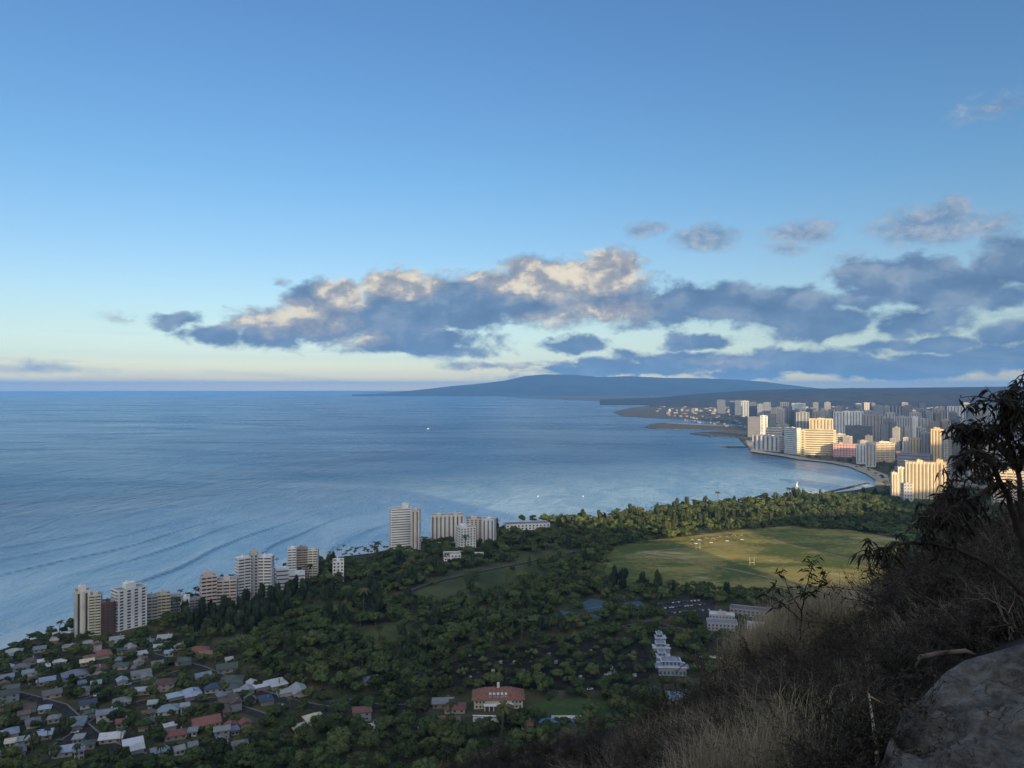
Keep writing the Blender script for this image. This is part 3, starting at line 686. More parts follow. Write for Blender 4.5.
H_('tan tower in front of the twin far white towers', 942, 950, 420, 441, 0, 1, 16, (0.52, 0.42, 0.36), ('fins', 3), ('punch', 2), pent=(.4, 3))
H_('dark tower in front of the twin far white towers', 950.3, 959.5, 420, 441, 0, 1, 16, (0.15, 0.16, 0.19), ('punch', 3), ('punch', 2), pent=(.4, 3))
H_('blue shaded tower left of the golden fluted hotel', 903, 909.3, 442, 460, 0, 1.2, 9, GRY, ('punch', 2), ('punch', 2), pent=(.3, 2))
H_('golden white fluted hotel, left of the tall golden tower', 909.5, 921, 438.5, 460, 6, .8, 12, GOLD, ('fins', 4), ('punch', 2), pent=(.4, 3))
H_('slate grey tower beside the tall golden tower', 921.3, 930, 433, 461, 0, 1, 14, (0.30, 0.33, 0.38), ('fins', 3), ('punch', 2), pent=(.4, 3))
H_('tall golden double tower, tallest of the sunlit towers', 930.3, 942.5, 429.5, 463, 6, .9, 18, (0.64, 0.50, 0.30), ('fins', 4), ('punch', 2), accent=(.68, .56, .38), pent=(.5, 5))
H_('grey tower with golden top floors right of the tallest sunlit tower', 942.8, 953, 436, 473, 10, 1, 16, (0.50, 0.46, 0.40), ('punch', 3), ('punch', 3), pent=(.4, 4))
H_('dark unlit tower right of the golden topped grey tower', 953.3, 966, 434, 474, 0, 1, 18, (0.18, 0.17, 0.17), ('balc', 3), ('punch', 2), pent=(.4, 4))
H_('purple grey flat roofed block below the golden fluted hotel', 899, 930, 455, 468, -6, .8, 4, (0.30, 0.29, 0.34), ('band', 1), ('band', 1), pent=(.2, 2), roofc=(.2, .19, .25))
# the big stepped golden building in front
ST = 'wings of the big stepped golden building'
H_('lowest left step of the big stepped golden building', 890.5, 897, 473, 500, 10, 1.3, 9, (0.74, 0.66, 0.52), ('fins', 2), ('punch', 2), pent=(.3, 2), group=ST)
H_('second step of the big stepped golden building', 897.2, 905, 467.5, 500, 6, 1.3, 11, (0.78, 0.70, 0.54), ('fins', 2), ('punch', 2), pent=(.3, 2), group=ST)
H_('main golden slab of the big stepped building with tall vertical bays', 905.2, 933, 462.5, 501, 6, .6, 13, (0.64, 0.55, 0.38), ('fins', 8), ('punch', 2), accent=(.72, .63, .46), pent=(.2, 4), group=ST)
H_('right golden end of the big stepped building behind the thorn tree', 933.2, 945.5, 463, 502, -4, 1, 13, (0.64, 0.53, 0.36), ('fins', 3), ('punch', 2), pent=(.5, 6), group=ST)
H_('pale grey annex in front of the big stepped golden building', 901, 911.5, 484, 504, 20, 1, 6, (0.50, 0.51, 0.54), ('punch', 3), ('punch', 2), pent=(.4, 2), group=ST)
H_('golden shore building behind the thorn tree at the right edge', 994, 1030, 473, 509, 6, .5, 12, (0.64, 0.54, 0.38), ('balc', 6), ('punch', 2), accent=(.68, .58, .44), pent=(.3, 4))
H_('tan tower glimpsed between the thorn tree branches', 970, 990, 446, 480, 0, .6, 14, (0.46, 0.40, 0.33), ('fins', 5), ('punch', 2), pent=(.3, 3))
H_('grey tower behind the thorn tree at the far right', 1000, 1016, 440, 470, 0, .7, 14, (0.36, 0.37, 0.38), ('fins', 4), ('punch', 2), pent=(.3, 3))
# downtown towers at the back left of the city
DT = 'downtown towers beyond the yacht harbour'
def D_(label, *a, **k):
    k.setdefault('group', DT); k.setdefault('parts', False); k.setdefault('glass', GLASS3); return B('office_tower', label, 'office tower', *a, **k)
D_('isolated dark tower, leftmost tower of the whole skyline', 717, 725.2, 400, 413.5, 0, .9, 14, (0.12, 0.15, 0.20), ('band', 1), ('blank', 1))
D_('dark blue left tower of the pair beyond the harbour', 729.5, 734.5, 401, 414.5, 0, 1, 14, (0.13, 0.17, 0.23), ('fins', 2), ('blank', 1))
D_('dark blue right tower of the pair beyond the harbour', 735, 740.6, 400.5, 415, 0, 1, 14, (0.12, 0.16, 0.22), ('fins', 2), ('blank', 1))
D_('pale grey tower between dark towers above the park', 741, 748.6, 401, 417, 0, 1, 16, (0.42, 0.46, 0.50), ('fins', 3), ('blank', 1))
D_('dark glass tower right of the pale grey tower', 749, 756.5, 402, 418, 0, 1, 16, (0.09, 0.11, 0.15), ('band', 1), ('blank', 1))
D_('slate tower, third right of the pale grey tower', 757.5, 763, 404, 419, 0, 1, 14, (0.24, 0.28, 0.33), ('punch', 3), ('blank', 1))
D_('blue grey tower left of the beige stepped tower', 763.6, 770.5, 402.5, 419, 0, 1, 16, (0.2, 0.25, 0.32), ('fins', 3), ('blank', 1))
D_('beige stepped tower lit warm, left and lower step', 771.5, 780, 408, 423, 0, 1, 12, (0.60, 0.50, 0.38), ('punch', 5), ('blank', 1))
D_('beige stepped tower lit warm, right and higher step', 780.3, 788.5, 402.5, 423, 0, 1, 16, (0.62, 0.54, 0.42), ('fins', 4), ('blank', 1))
D_('white framed tower with a dark square opening', 792, 805.5, 403.5, 421, 0, .7, 12, (0.58, 0.60, 0.62), ('band', 1), ('blank', 1), endw=.2)
# many more towers behind, filling the skyline
rows_far = [(790, 1020, 402.5, 418, 20), (806, 1015, 405, 424, 24), (770, 830, 406, 426, 9), (815, 1020, 411, 432, 24), (880, 1020, 421, 447, 20), (930, 1020, 432, 458, 12), (800, 1020, 408, 428, 24), (890, 1020, 426, 452, 14), (842, 905, 433, 452, 8), (752, 800, 419, 432, 6), (668, 745, 408.5, 411.5, 12)]
ORD = ['first', 'second', 'third', 'fourth', 'fifth', 'sixth', 'seventh', 'eighth', 'ninth', 'tenth', 'eleventh', 'twelfth', 'thirteenth', 'fourteenth', 'fifteenth', 'sixteenth', 'seventeenth', 'eighteenth', 'nineteenth', 'twentieth']
def ordw(i):
    if i < 20: return ORD[i]
    t = ['', '', 'twenty', 'thirty', 'forty', 'fifty', 'sixty', 'seventy', 'eighty', 'ninety'][((i + 1) // 10) % 10]
    h = 'hundred-and-' if i + 1 >= 100 else ''
    u = (i + 1) % 10; r2 = (i + 1) % 100
    if h and r2 == 0: return 'hundredth'
    if h and r2 < 20: return h + ORD[r2 - 1]
    return h + (t + '-' + ORD[u - 1] if u else t[:-1] + 'ieth')
rb = random.Random(11)
ROWN = ['farthest', 'second farthest', 'harbour side', 'fourth farthest', 'middle', 'inner street', 'third farthest', 'second nearest', 'behind beach', 'lagoon side', 'airport side']
for ri, (xa, xb, yt, yb, n) in enumerate(rows_far):
    for i in range(n):
        x = xa + (xb - xa) * (i + rb.uniform(.1, .9)) / n; w = rb.uniform(5, 9.5) if ri != 10 else rb.uniform(2, 4); y1 = yb + rb.uniform(-1, 1)
        if (0 < ri < 10) and rb.random() < .12: continue
        y0 = yt + rb.random() ** 1.5 * (yb - yt) * .7
        c = rb.choice([(0.45, 0.47, 0.49), (0.32, 0.34, 0.37), (0.6, 0.6, 0.58), (0.5, 0.46, 0.4), (0.2, 0.23, 0.27), (0.66, 0.65, 0.62), (0.40, 0.38, 0.36)])
        cn = {0.45: 'grey', 0.32: 'dark grey', 0.6: 'off white', 0.5: 'tan', 0.2: 'slate', 0.66: 'white', 0.40: 'brownish grey'}[c[0]]
        st = rb.choice([('fins', 3), ('fins', 4), ('band', 1), ('punch', 4)])
        B('city_tower', '%s %s tower, %s from the left in the %s row of city towers' % (cn, {'fins': 'ribbed', 'band': 'banded', 'punch': 'gridded'}[st[0]], ordw(i), ROWN[ri]), 'city tower', x - w / 2, x + w / 2, y0, y1, rb.choice([0, 12, -12, 25]), rb.uniform(.6, 1),
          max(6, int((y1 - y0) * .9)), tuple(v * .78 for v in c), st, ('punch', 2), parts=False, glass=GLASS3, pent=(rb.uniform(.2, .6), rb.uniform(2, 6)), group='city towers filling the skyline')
# low city roofs that read as one mass
def city_mass():
    b = MB(); r = random.Random(4)
    def put(x, y, s):
        X, Y = G(x, y, LAND_Z); w, d, h = s * r.uniform(8, 22), s * r.uniform(8, 18), r.uniform(4, 13)
        b.box(-w / 2, w / 2, -d / 2, d / 2, LAND_Z - 1, LAND_Z + h, r.choice([0, 0, 1, 2, 3]), r.uniform(0, 1.5), (X, Y))
    for _ in range(1100):
        y = 392.6 + (r.random() ** 1.6) * 44; lo = np.interp(y, [392, 402, 405, 412, 418, 430, 450], [640, 652, 664, 650, 668, 745, 850])
        x = r.uniform(lo, 1060)
        put(x, y, 1.0 if y > 415 else 2.2 if y > 402 else 4)
    for _ in range(500): put(r.uniform(895, 1100), r.uniform(430, 492), 1.0)
    tag(b.build('city_blocks', [wall_mat((.26, .26, .26)), wall_mat((.19, .20, .21)), wall_mat((.38, .37, .35)), mat('roof_rust', (.28, .2, .17), .9)]), label='low roofs of the city spread among its towers', cat='city blocks', kind='stuff')
city_mass()
# breakwaters
rockm = mat('rock_dark', (0.10, 0.095, 0.085), 0.95, var=0.4, scale=0.2)
def wall_line(label, pts, w, z):
    P3 = [Vector((*G(x, y, 0), 0)) for x, y in pts]; b = MB()
    n = 14; r = random.Random(3)
    for i in range(len(P3) - 1):
        a, c = P3[i], P3[i + 1]; d = (c - a); L = d.length; rz = math.atan2(d.y, d.x)
        for k_ in range(max(2, int(L / 9))):
            p = a + d * ((k_ + .5) / max(2, int(L / 9)))
            b.box(-6, 6, -w * r.uniform(.7, 1.1), w * r.uniform(.7, 1.1), -2, z * r.uniform(.8, 1.15), 0, rz + r.uniform(-.1, .1), (p.x, p.y))
    tag(b.build('breakwater', rockm), label, 'breakwater', 'rock breakwaters along the bay')
wall_line('dark rock breakwater curving off the park trees beside the beach', [(826, 493), (842, 489.5), (858, 486), (868, 483.5)], 4, 2.2)
wall_line('short dark rock pier off the middle of the park shore', [(693, 500.5), (705, 503), (718, 507)], 4, 2.2)
wall_line('low rock spit off the lagoon left of the resort towers', [(722, 447), (735, 447.3), (746, 447.2)], 7, 3)
wall_line('rock edge closing the yacht harbour beyond the lagoon', [(692, 434), (702, 435), (712, 436.5)], 7, 3)
# ------------------------------------------------------------------ houses at the foot of the crater
hr = random.Random(21)
RC = {'grey': (0.20, 0.21, 0.22), 'blue grey': (0.20, 0.25, 0.32), 'pale blue': (0.29, 0.36, 0.45), 'white': (0.52, 0.54, 0.56), 'brown': (0.15, 0.115, 0.095), 'red': (0.22, 0.115, 0.09), 'dark green grey': (0.10, 0.125, 0.115), 'cream': (0.52, 0.48, 0.38),
      'pale grey': (0.30, 0.32, 0.33), 'dark blue': (0.05, 0.075, 0.13)}
WC = [(0.38, 0.38, 0.36), (0.48, 0.48, 0.46), (0.30, 0.28, 0.25), (0.28, 0.31, 0.34), (0.36, 0.32, 0.26)]
def roof_mesh(mb, w, d, z, rise, kind, o=0.7, cx=0, cy=0):
    x0, x1, y0, y1 = cx - w / 2 - o, cx + w / 2 + o, cy - d / 2 - o, cy + d / 2 + o
    A, B_, C_, D = (x0, y0, z), (x1, y0, z), (x1, y1, z), (x0, y1, z)
    if kind == 'flat': mb.box(x0, x1, y0, y1, z, z + 0.5); return
    ins = (y1 - y0) / 2 if kind == 'hip' else 0
    if kind == 'hip': ins = min(ins, (x1 - x0) * .42)
    m_ = (y0 + y1) / 2
    E, F_ = (x0 + ins, m_, z + rise), (x1 - ins, m_, z + rise)
    for q in ([A, B_, F_, E], [C_, D, E, F_], [B_, C_, F_], [D, A, E], [D, C_, B_, A]): mb.poly(q)
def house(x, y, wpx, color, kind, rot, Lsh, label, wallc=None, extra=None, name='house', floors=1, group='houses at the foot of the crater'):
    X, Y = G(x, y + 2.5, LAND_Z); w = wpx * Y / F; d = w * hr.uniform(.5, .66); w *= .78; d = max(d, 6.5)
    e = empty(name, (X, Y, LAND_Z), R(rot), label, 'house', group); FOOT.append((X, Y, max(w, d) * .42))
    wm = wall_mat(wallc or hr.choice(WC)); rm = mat('roof_' + color.replace(' ', '_'), RC[color], 0.8, var=0.10, scale=0.25, rand=0.22)
    h = 2.7 * floors + .2
    bw = MB(); bw.box(-w / 2, w / 2, -d / 2, d / 2, -1, h)
    rf = MB(); roof_mesh(rf, w, d, h + .003, d * .28, kind)
    bw.build('wall', wm, e); r_ = rf.build('roof', rm, e)
    if Lsh:
        w2, d2 = d * .8, d * .9; sx = hr.choice((-1, 1)) * (w / 2 - w2 / 2)
        b2 = MB(); b2.box(sx - w2 / 2, sx + w2 / 2, -d / 2 - d2, -d / 2 - .01, -1, h - .3); b2.build('wing', wm, e)
        r2 = MB(); o2 = []
        roof_mesh(r2, d2 + .6, w2, h - .29, w2 * .22, kind if kind != 'flat' else 'flat')
        c, s_ = 0, 1
        r2.v = [(-q[1] + sx, q[0] - d / 2 - d2 / 2, q[2]) for q in r2.v]
        r2.build('roof', rm, e)
    nw = max(2, int(w / 4))
    for i in range(nw):
        a = -w / 2 + w * (i + .5) / nw
        for fl in range(floors):
            m1 = MB(); m1.box(a - .8, a + .8, -d / 2 - .06, -d / 2 - .01, 1.0 + fl * 2.7, 2.2 + fl * 2.7); m1.build('window', GLASS, e)
    if hr.random() < .3: c = MB(); c.box(w * .2, w * .2 + .9, .2, 1.1, h, h + d * .24 + 1.0); c.build('chimney', wm, r_)
    if extra == 'solar':
        pm = mat('solar_panel', (0.03, 0.05, 0.12), .25, spec=.6)
        s = MB(); t = math.atan2(d * .24, d / 2)
        s.poly([(-w * .3, -d * .42, h + d * .24 * .2), (w * .25, -d * .42, h + d * .24 * .2), (w * .25, -d * .1, h + d * .24 * .83), (-w * .3, -d * .1, h + d * .24 * .83)]); s.build('solar_panel', pm, r_)
    return e
HS = [(22, 667, 18, 'grey', 'hip'), (30, 673, 16, 'pale blue', 'gable'), (5, 678, 18, 'blue grey', 'gable'), (46, 681, 20, 'pale blue', 'flat'), (74, 675, 26, 'blue grey', 'hip'), (99, 669, 20, 'brown', 'hip'), (104, 654, 20, 'red', 'hip'),
      (54, 640, 14, 'cream', 'hip'), (65, 634, 10, 'white', 'flat'), (69, 647, 13, 'pale grey', 'gable'), (117, 639, 16, 'pale grey', 'flat'), (131, 648, 18, 'pale grey', 'gable'), (147, 642, 16, 'blue grey', 'hip'), (142, 654, 14, 'white', 'flat'),
      (165, 638, 16, 'pale grey', 'gable'), (198, 651, 26, 'red', 'hip'), (183, 661, 18, 'dark green grey', 'hip'), (141, 674, 22, 'grey', 'gable'), (121, 666, 16, 'dark green grey', 'hip'), (142, 691, 20, 'white', 'flat'), (165, 687, 24, 'brown', 'hip'),
      (192, 694, 27, 'pale blue', 'hip'), (214, 688, 22, 'dark blue', 'hip'), (203, 676, 18, 'blue grey', 'gable'), (52, 694, 20, 'grey', 'gable'), (88, 704, 18, 'dark blue', 'gable'), (122, 702, 20, 'grey', 'hip'), (79, 721, 18, 'blue grey', 'gable'),
      (107, 718, 22, 'blue grey', 'gable'), (168, 710, 24, 'pale blue', 'hip'), (33, 723, 20, 'grey', 'hip'), (43, 735, 22, 'pale blue', 'gable'), (12, 733, 20, 'pale blue', 'hip'), (62, 752, 24, 'pale blue', 'gable'), (112, 738, 26, 'white', 'gable'),
      (133, 744, 22, 'white', 'flat'), (176, 735, 26, 'red', 'hip'), (206, 723, 32, 'red', 'gable'), (198, 755, 18, 'dark green grey', 'gable'), (84, 691, 18, 'grey', 'hip'), (277, 684, 24, 'white', 'flat'), (299, 691, 26, 'pale grey', 'gable'),
      (266, 700, 20, 'dark blue', 'hip'), (232, 681, 26, 'dark green grey', 'hip'), (316, 721, 34, 'cream', 'hip'), (371, 728, 15, 'white', 'gable'), (407, 719, 17, 'brown', 'gable'), (362, 716, 22, 'red', 'flat'), (227, 668, 24, 'dark green grey', 'gable'),
      (206, 654, 15, 'red', 'gable'), (370, 680, 20, 'blue grey', 'gable'), (14, 652, 18, 'pale grey', 'hip'), (40, 649, 13, 'blue grey', 'gable'), (30, 661, 14, 'brown', 'hip'), (87, 662, 15, 'cream', 'gable'), (10, 698, 20, 'dark green grey', 'gable'),
      (30, 708, 18, 'brown', 'hip'), (150, 722, 20, 'dark green grey', 'hip'), (235, 706, 20, 'brown', 'gable'), (248, 690, 16, 'pale grey', 'gable'), (18, 752, 20, 'grey', 'gable'), (88, 745, 16, 'dark green grey', 'hip'), (240, 745, 18, 'grey', 'hip'),
      (158, 664, 14, 'grey', 'gable'), (180, 646, 13, 'grey', 'hip'), (89, 643, 14, 'pale grey', 'hip'), (60, 662, 14, 'white', 'flat'), (222, 735, 18, 'pale grey', 'gable'), (160, 752, 20, 'blue grey', 'hip')]
hx = random.Random(52); HPOLY = [(0, 662), (60, 636), (160, 634), (205, 644), (258, 674), (262, 745), (180, 762), (0, 765)]
def _in(x, y, poly):
    c = False; j = len(poly) - 1
    for i in range(len(poly)):
        if (poly[i][1] > y) != (poly[j][1] > y) and x < (poly[j][0] - poly[i][0]) * (y - poly[i][1]) / (poly[j][1] - poly[i][1]) + poly[i][0]: c = not c
        j = i
    return c
for _ in range(2500):
    x, y = hx.uniform(2, 258), hx.uniform(640, 758)
    if not _in(x, y, HPOLY) or len(HS) > 112: continue
    wn_ = hx.uniform(9, 14) * (0.7 + .45 * (y - 640) / 120)
    if any(abs(x - h_[0]) < (wn_ + h_[2]) * .43 and abs(y - h_[1]) < (wn_ + h_[2]) * .21 for h_ in HS): continue
    if any(min(math.hypot(x - (a[0] + (b[0] - a[0]) * t / 6), (y - (a[1] + (b[1] - a[1]) * t / 6)) * 1.6) for t in range(7)) < 8 for q in ROADS for a, b in zip(q[:-1], q[1:])): continue
    HS.append((round(x), round(y), round(wn_), hx.choice(['grey', 'grey', 'blue grey', 'pale grey', 'pale blue', 'brown', 'dark green grey', 'white', 'red', 'cream']), hx.choice(['hip', 'gable', 'gable', 'flat'])))
bands = [(0, 650, 'in the row by the sea wall'), (650, 668, 'in second row from the sea'), (668, 684, 'in third row from the sea'), (684, 700, 'in the middle row of houses'), (700, 716, 'in third row from the slope'), (716, 732, 'in second row from the slope'), (732, 800, 'in the row closest to the slope')]
for lo, hi, nm in bands:
    row = sorted([h_ for h_ in HS if lo <= h_[1] < hi])
    for i, (x, y, w, c, kd) in enumerate(row):
        lab = '%s %s roofed house, %s from left %s' % (c, {'hip': 'hipped', 'gable': 'gabled', 'flat': 'flat'}[kd], ordw(i), nm)
        house(x, y, w, c, kd, hr.choice([20, 24, 30, -55, -60, 15, 35]), hr.random() < .4 and w > 15, lab, extra='solar' if hr.random() < .15 or (x, y) == (88, 704) else None, floors=2 if hr.random() < .15 else 1)
# the big red roofed villa with dormers
def villa():
    X, Y = G(498, 709, LAND_Z); w = 55 * Y / F; d = 17; h = 6.2
    e = empty('villa', (X, Y + d / 2, LAND_Z), R(2), 'large villa with broad red tiled roof and white dormers beside the lawn', 'villa'); FOOT.append((X, Y + 8, 22))
    wm = wall_mat((0.50, 0.47, 0.40)); rm = mat('roof_tile_red', (0.24, 0.12, 0.09), .85, var=.2, scale=.6)
    MB().box(-w / 2 + 2, w / 2 - 2, -d / 2, d / 2, -1, h).build('wall', wm, e)
    r = MB(); roof_mesh(r, w - 3, d, h + .003, 5.6, 'hip', 1.0); rf = r.build('roof', rm, e)
    wh = wall_mat(W1)
    for i in range(5):
        a = -5.6 + i * 2.7; q = MB(); q.box(a - .8, a + .8, -d / 2 + 1.2, -2, h + 1.2, h + 3.2); dm = q.build('dormer', wh, rf)
        MB().box(a - .5, a + .5, -d / 2 + 1.13, -d / 2 + 1.19, h + 1.6, h + 2.8).build('pane', GLASS, dm)
    MB().box(-.9, .9, -.8, .8, h + 4, h + 8.4).build('chimney', wh, rf)
    MB().box(-9, 9, -d / 2 - 3, -d / 2 - .02, -1, 3.3).build('loggia', GLASS2, e)
    for i in range(7): MB().box(-9.2 + i * 3 - .25, -9.2 + i * 3 + .25, -d / 2 - 3.5, -d / 2 - 3.02, -1, 3.3).build('column', wh, e)
    MB().box(-10, 10, -d / 2 - 4, -d / 2 - .03, 3.31, 3.8).build('terrace_roof', wh, e)
    for s in (-1, 1):
        for k_ in range(3):
            for fl in (1.0, 4.0): MB().box(s * (w / 2 - 4 - k_ * 2.4) - .6, s * (w / 2 - 4 - k_ * 2.4) + .6, -d / 2 - .07, -d / 2 - .01, fl, fl + 1.4).build('window', GLASS, e)
villa()
house(455, 708, 26, 'red', 'hip', 3, False, 'red roofed annex joined to the left side of the villa', group='villa outbuildings')
house(447, 722, 32, 'red', 'hip', 4, False, 'low red roofed stable block in front of the villa annex', group='villa outbuildings')
house(443, 703, 26, 'grey', 'flat', 4, False, 'long flat grey roof behind the villa annex', group='villa outbuildings')
house(404, 722, 18, 'grey', 'gable', 4, False, 'cream walled cottage left of the villa stable block', wallc=(.62, .58, .48), group='villa outbuildings')
house(527, 725, 15, 'red', 'hip', 0, False, 'small red roofed gatehouse at the right end of the villa terrace', group='villa outbuildings')
house(675, 698, 34, 'blue grey', 'flat', -5, False, 'grey blue flat roof at the edge of the slope below the white house', group='buildings near the crater slope')
def terrace():
    X, Y = G(498, 722, LAND_Z); w = 50 * Y / F
    e = empty('terrace_wall', (X, Y, LAND_Z), R(-3), 'white balustrade terrace wall in front of the red roofed villa', 'terrace wall')
    wm = wall_mat(W1)
    MB().box(-w / 2, w / 2, -.4, .4, -1, 2.6).build('wall', wm, e); MB().box(-w / 2 - .2, w / 2 + .2, -.6, .6, 3.7, 4.0).build('rail', wm, e)
    for i in range(18): MB().box(-w / 2 + w * (i + .4) / 18, -w / 2 + w * (i + .6) / 18, -.35, .35, 2.61, 3.69).build('baluster', wm, e)
terrace()
sheet('pool', [(537, 718), (558, 717.5), (582, 718), (584, 722), (538, 723)], LAND_Z + .2, mat('pool_water', (0.03, 0.13, 0.22), .1, spec=.6), 'structure')
X, Y = G(568, 718.6); tag(MB().box(-11, 11, -.3, .3, -1, 1.9, 0, 0, (0, 0)).build('pool_wall', wall_mat(W1), loc=(X, Y, LAND_Z)), 'low white wall at the back edge of the blue pool', 'wall')
# tennis courts
cm = mat('court_paint', (0.07, 0.12, 0.16), .9, spec=.1, var=.08, scale=.3); cl = mat('line_paint', (.7, .72, .74), .7)
for pts in ([(580, 603), (592, 598.5), (612, 603), (606, 611), (588, 612)], [(622, 603), (640, 601), (652, 611), (632, 615)], [(560, 610), (585, 614), (610, 616), (590, 621), (558, 618)]):
    sheet('tennis_court', pts, LAND_Z + .22, cm)
ribbon('court_line', [(584, 609), (606, 606)], -.12, .12, LAND_Z + .26, cl)
def court_fence(label, px):
    e = None; P = [Vector((*G(x, y), 0)) for x, y in px]
    e = empty('court_fence', (*P[0][:2], LAND_Z), 0, label, 'fence'); o = Vector((P[0].x, P[0].y, 0)); rl = MB()
    for a, c in zip(P[:-1], P[1:]):
        n = max(2, int((c - a).length / 6))
        for i in range(n): p = a + (c - a) * (i / n) - o; MB().tube([(p.x, p.y, 0), (p.x, p.y, 3.4)], .09, 4).build('post', asph, e)
        a2, c2 = a - o, c - o
        for z in (1.7, 3.3): rl.tube([(a2.x, a2.y, z), (c2.x, c2.y, z)], .06, 4)
    rl.build('rail', asph, e)
court_fence('wire fence round the blue tennis court above the garden plots', [(580, 604), (592, 598), (613, 603), (607, 612), (588, 613), (580, 604)])
court_fence('wire fence round the blue court beside the car park', [(621, 603), (640, 600.5), (653, 611), (632, 616), (621, 603)])
# tiered white mansion
def mansion():
    e = None; X, Y = G(674, 677, LAND_Z); s = Y / F * .8
    e = empty('mansion', (X, Y + 10, LAND_Z), R(-4), 'tiered white mansion of stacked terraces and blue windows by the slope', 'mansion'); FOOT.append((X, Y + 8, 22)); FOOT.append((X - 3, Y + 40, 20)); FOOT.append((X - 3, Y + 60, 14))
    wm = wall_mat((.29, .31, .35)); bl = mat('pane_blue', (.07, .13, .26), .25, spec=.5)
    tiers = [(-17 * s, 17 * s, 0, 12, 0, 6), (-13 * s, 11 * s, 3, 12, 6, 9.6), (-15 * s, 2 * s, 19, 29, 0, 6.5), (-13 * s, -4 * s, 22, 29, 6.5, 9.5), (-16 * s, 6 * s, 40, 49, 0, 7), (-12 * s, 0, 42, 49, 7, 10), (-9 * s, 5 * s, 62, 70, 0, 8), (-7 * s, 0, 63, 70, 8, 11)]
    for i, (a, c, y0, y1, z0, z1) in enumerate(tiers):
        t = MB().box(a, c, y0 - 8, y1 - 8, z0 - (1 if i % 2 == 0 else -.002), z1).build('tier', wm, e)
        MB().box(a - .5, c + .5, y0 - 8.6, y1 - 7.6, z1 + .003, z1 + .45).build('ledge', wall_mat((.5, .54, .6)), t)
        if i % 2: r = MB(); roof_mesh(r, c - a - 1.5, y1 - y0 - 1, z1 + .46, 2.2, 'hip', .4, (a + c) / 2, (y0 + y1) / 2 - 8); r.build('roof', mat('roof_blue_grey2', RC['blue grey'], .8, var=.2, scale=.5), t)
        n = max(2, int((c - a) / 2.6))
        for k_ in range(n):
            p = a + (c - a) * (k_ + .5) / n; MB().box(p - .8, p + .8, y0 - 8.09, y0 - 8.01, z0 + 1.2, z0 + 3.4).build('window', bl, t)
    for s_ in (-1, 1):
        r = MB(); roof_mesh(r, 9, 9, 5.7, 2.4, 'hip', .5, s_ * 13 * s, -3); r.build('roof', mat('roof_blue_grey2', RC['blue grey'], .8, var=.2, scale=.5), e)
mansion()
B('school_building', 'white flat block above the trees right of the parked cars', 'school building', 709, 734, 616, 621.5, 0, .5, 2, (.42, .42, .44), ('punch', 8), ('punch', 2), pent=(.3, 2.5), roofc=(.6, .62, .65))
B('school_building', 'grey low roofed block in front of the white flat block', 'school building', 706, 737, 624, 631, 6, .5, 2, (.4, .42, .46), ('punch', 8), ('punch', 2), pent=None, roofc=(.24, .26, .3))
B('school_building', 'small pale block right of the grey low roofed block', 'school building', 747, 763, 626, 632, 0, .7, 2, W2, ('punch', 4), ('punch', 2), pent=None, roofc=(.5, .52, .55))
B('school_building', 'long dark roofed building behind the right of the parked cars', 'school building', 730, 772, 611, 617, -4, .35, 2, (.3, .3, .3), ('punch', 10), ('punch', 2), pent=None, roofc=(.13, .14, .15))
for lab, pts in (('long pale garden wall left of the slope, upper length', [(697, 657), (708, 658), (716, 658)]), ('long pale garden wall left of the slope, lower length', [(720, 658.5), (745, 659)])):
    P = [G(x, y) for x, y in pts]; b = MB()
    o = P[0]
    for a, c in zip(P[:-1], P[1:]):
        L = math.hypot(c[0] - a[0], c[1] - a[1]); b.box(0, L, -.25, .25, -1, 1.8, 0, math.atan2(c[1] - a[1], c[0] - a[0]), (a[0] - o[0], a[1] - o[1]))
    tag(b.build('garden_wall', wall_mat(W2), loc=(*o, LAND_Z)), lab, 'wall')
# goal posts on the field
gp = mat('white_paint', (.8, .8, .78), .5)
for x, y, lab in ((698, 549.5, 'white rugby goal posts on the far side of the field'), (752, 565, 'white rugby goal posts on the near side of the field')):
    X, Y = G(x, y); e = empty('goal_posts', (X, Y, LAND_Z), R(8), lab, 'goal posts', 'rugby goal posts on the field')
    for s_ in (-1, 1): MB().tube([(s_ * 2.8, 0, 0), (s_ * 2.8, 0, 9.5)], .12, 6).build('post', gp, e)
    MB().tube([(-2.8, 0, 3), (2.8, 0, 3)], .09, 6).build('crossbar', gp, e)
# marquee tents and parked cars at the back of the field
tn = random.Random(5)
tentm = [mat('canvas_white', (.5, .46, .40), .8), mat('canvas_rust', (.26, .17, .13), .8), mat('canvas_grey', (.28, .25, .22), .8)]
TC = ['white', 'rust red', 'grey']
xs_t = [692, 699, 706, 713, 720, 727, 734, 741]
for i, x in enumerate(xs_t):
    y = 541 - i * .8 + (i % 2) * 1.2; ci = tn.choice([0, 1, 2, 1]); X, Y = G(x, y); e = empty('market_tent', (X, Y, LAND_Z), R(tn.uniform(-15, 15)), '%s canvas tent, %s from the left in the row behind the field' % (TC[ci], ordw(i)), 'tent', 'tents behind the field'); FOOT.append((X, Y, 6))
    r = MB(); roof_mesh(r, 6, 5, 2.6, 1.6, 'hip', .2); r.build('canopy', tentm[ci], e); e.scale = (.8, .8, .75)
    for a in (-3, 3):
        for c in (-2.4, 2.4): MB().tube([(a, c, 0), (a, c, 2.6)], .08, 4).build('pole', gp, e)
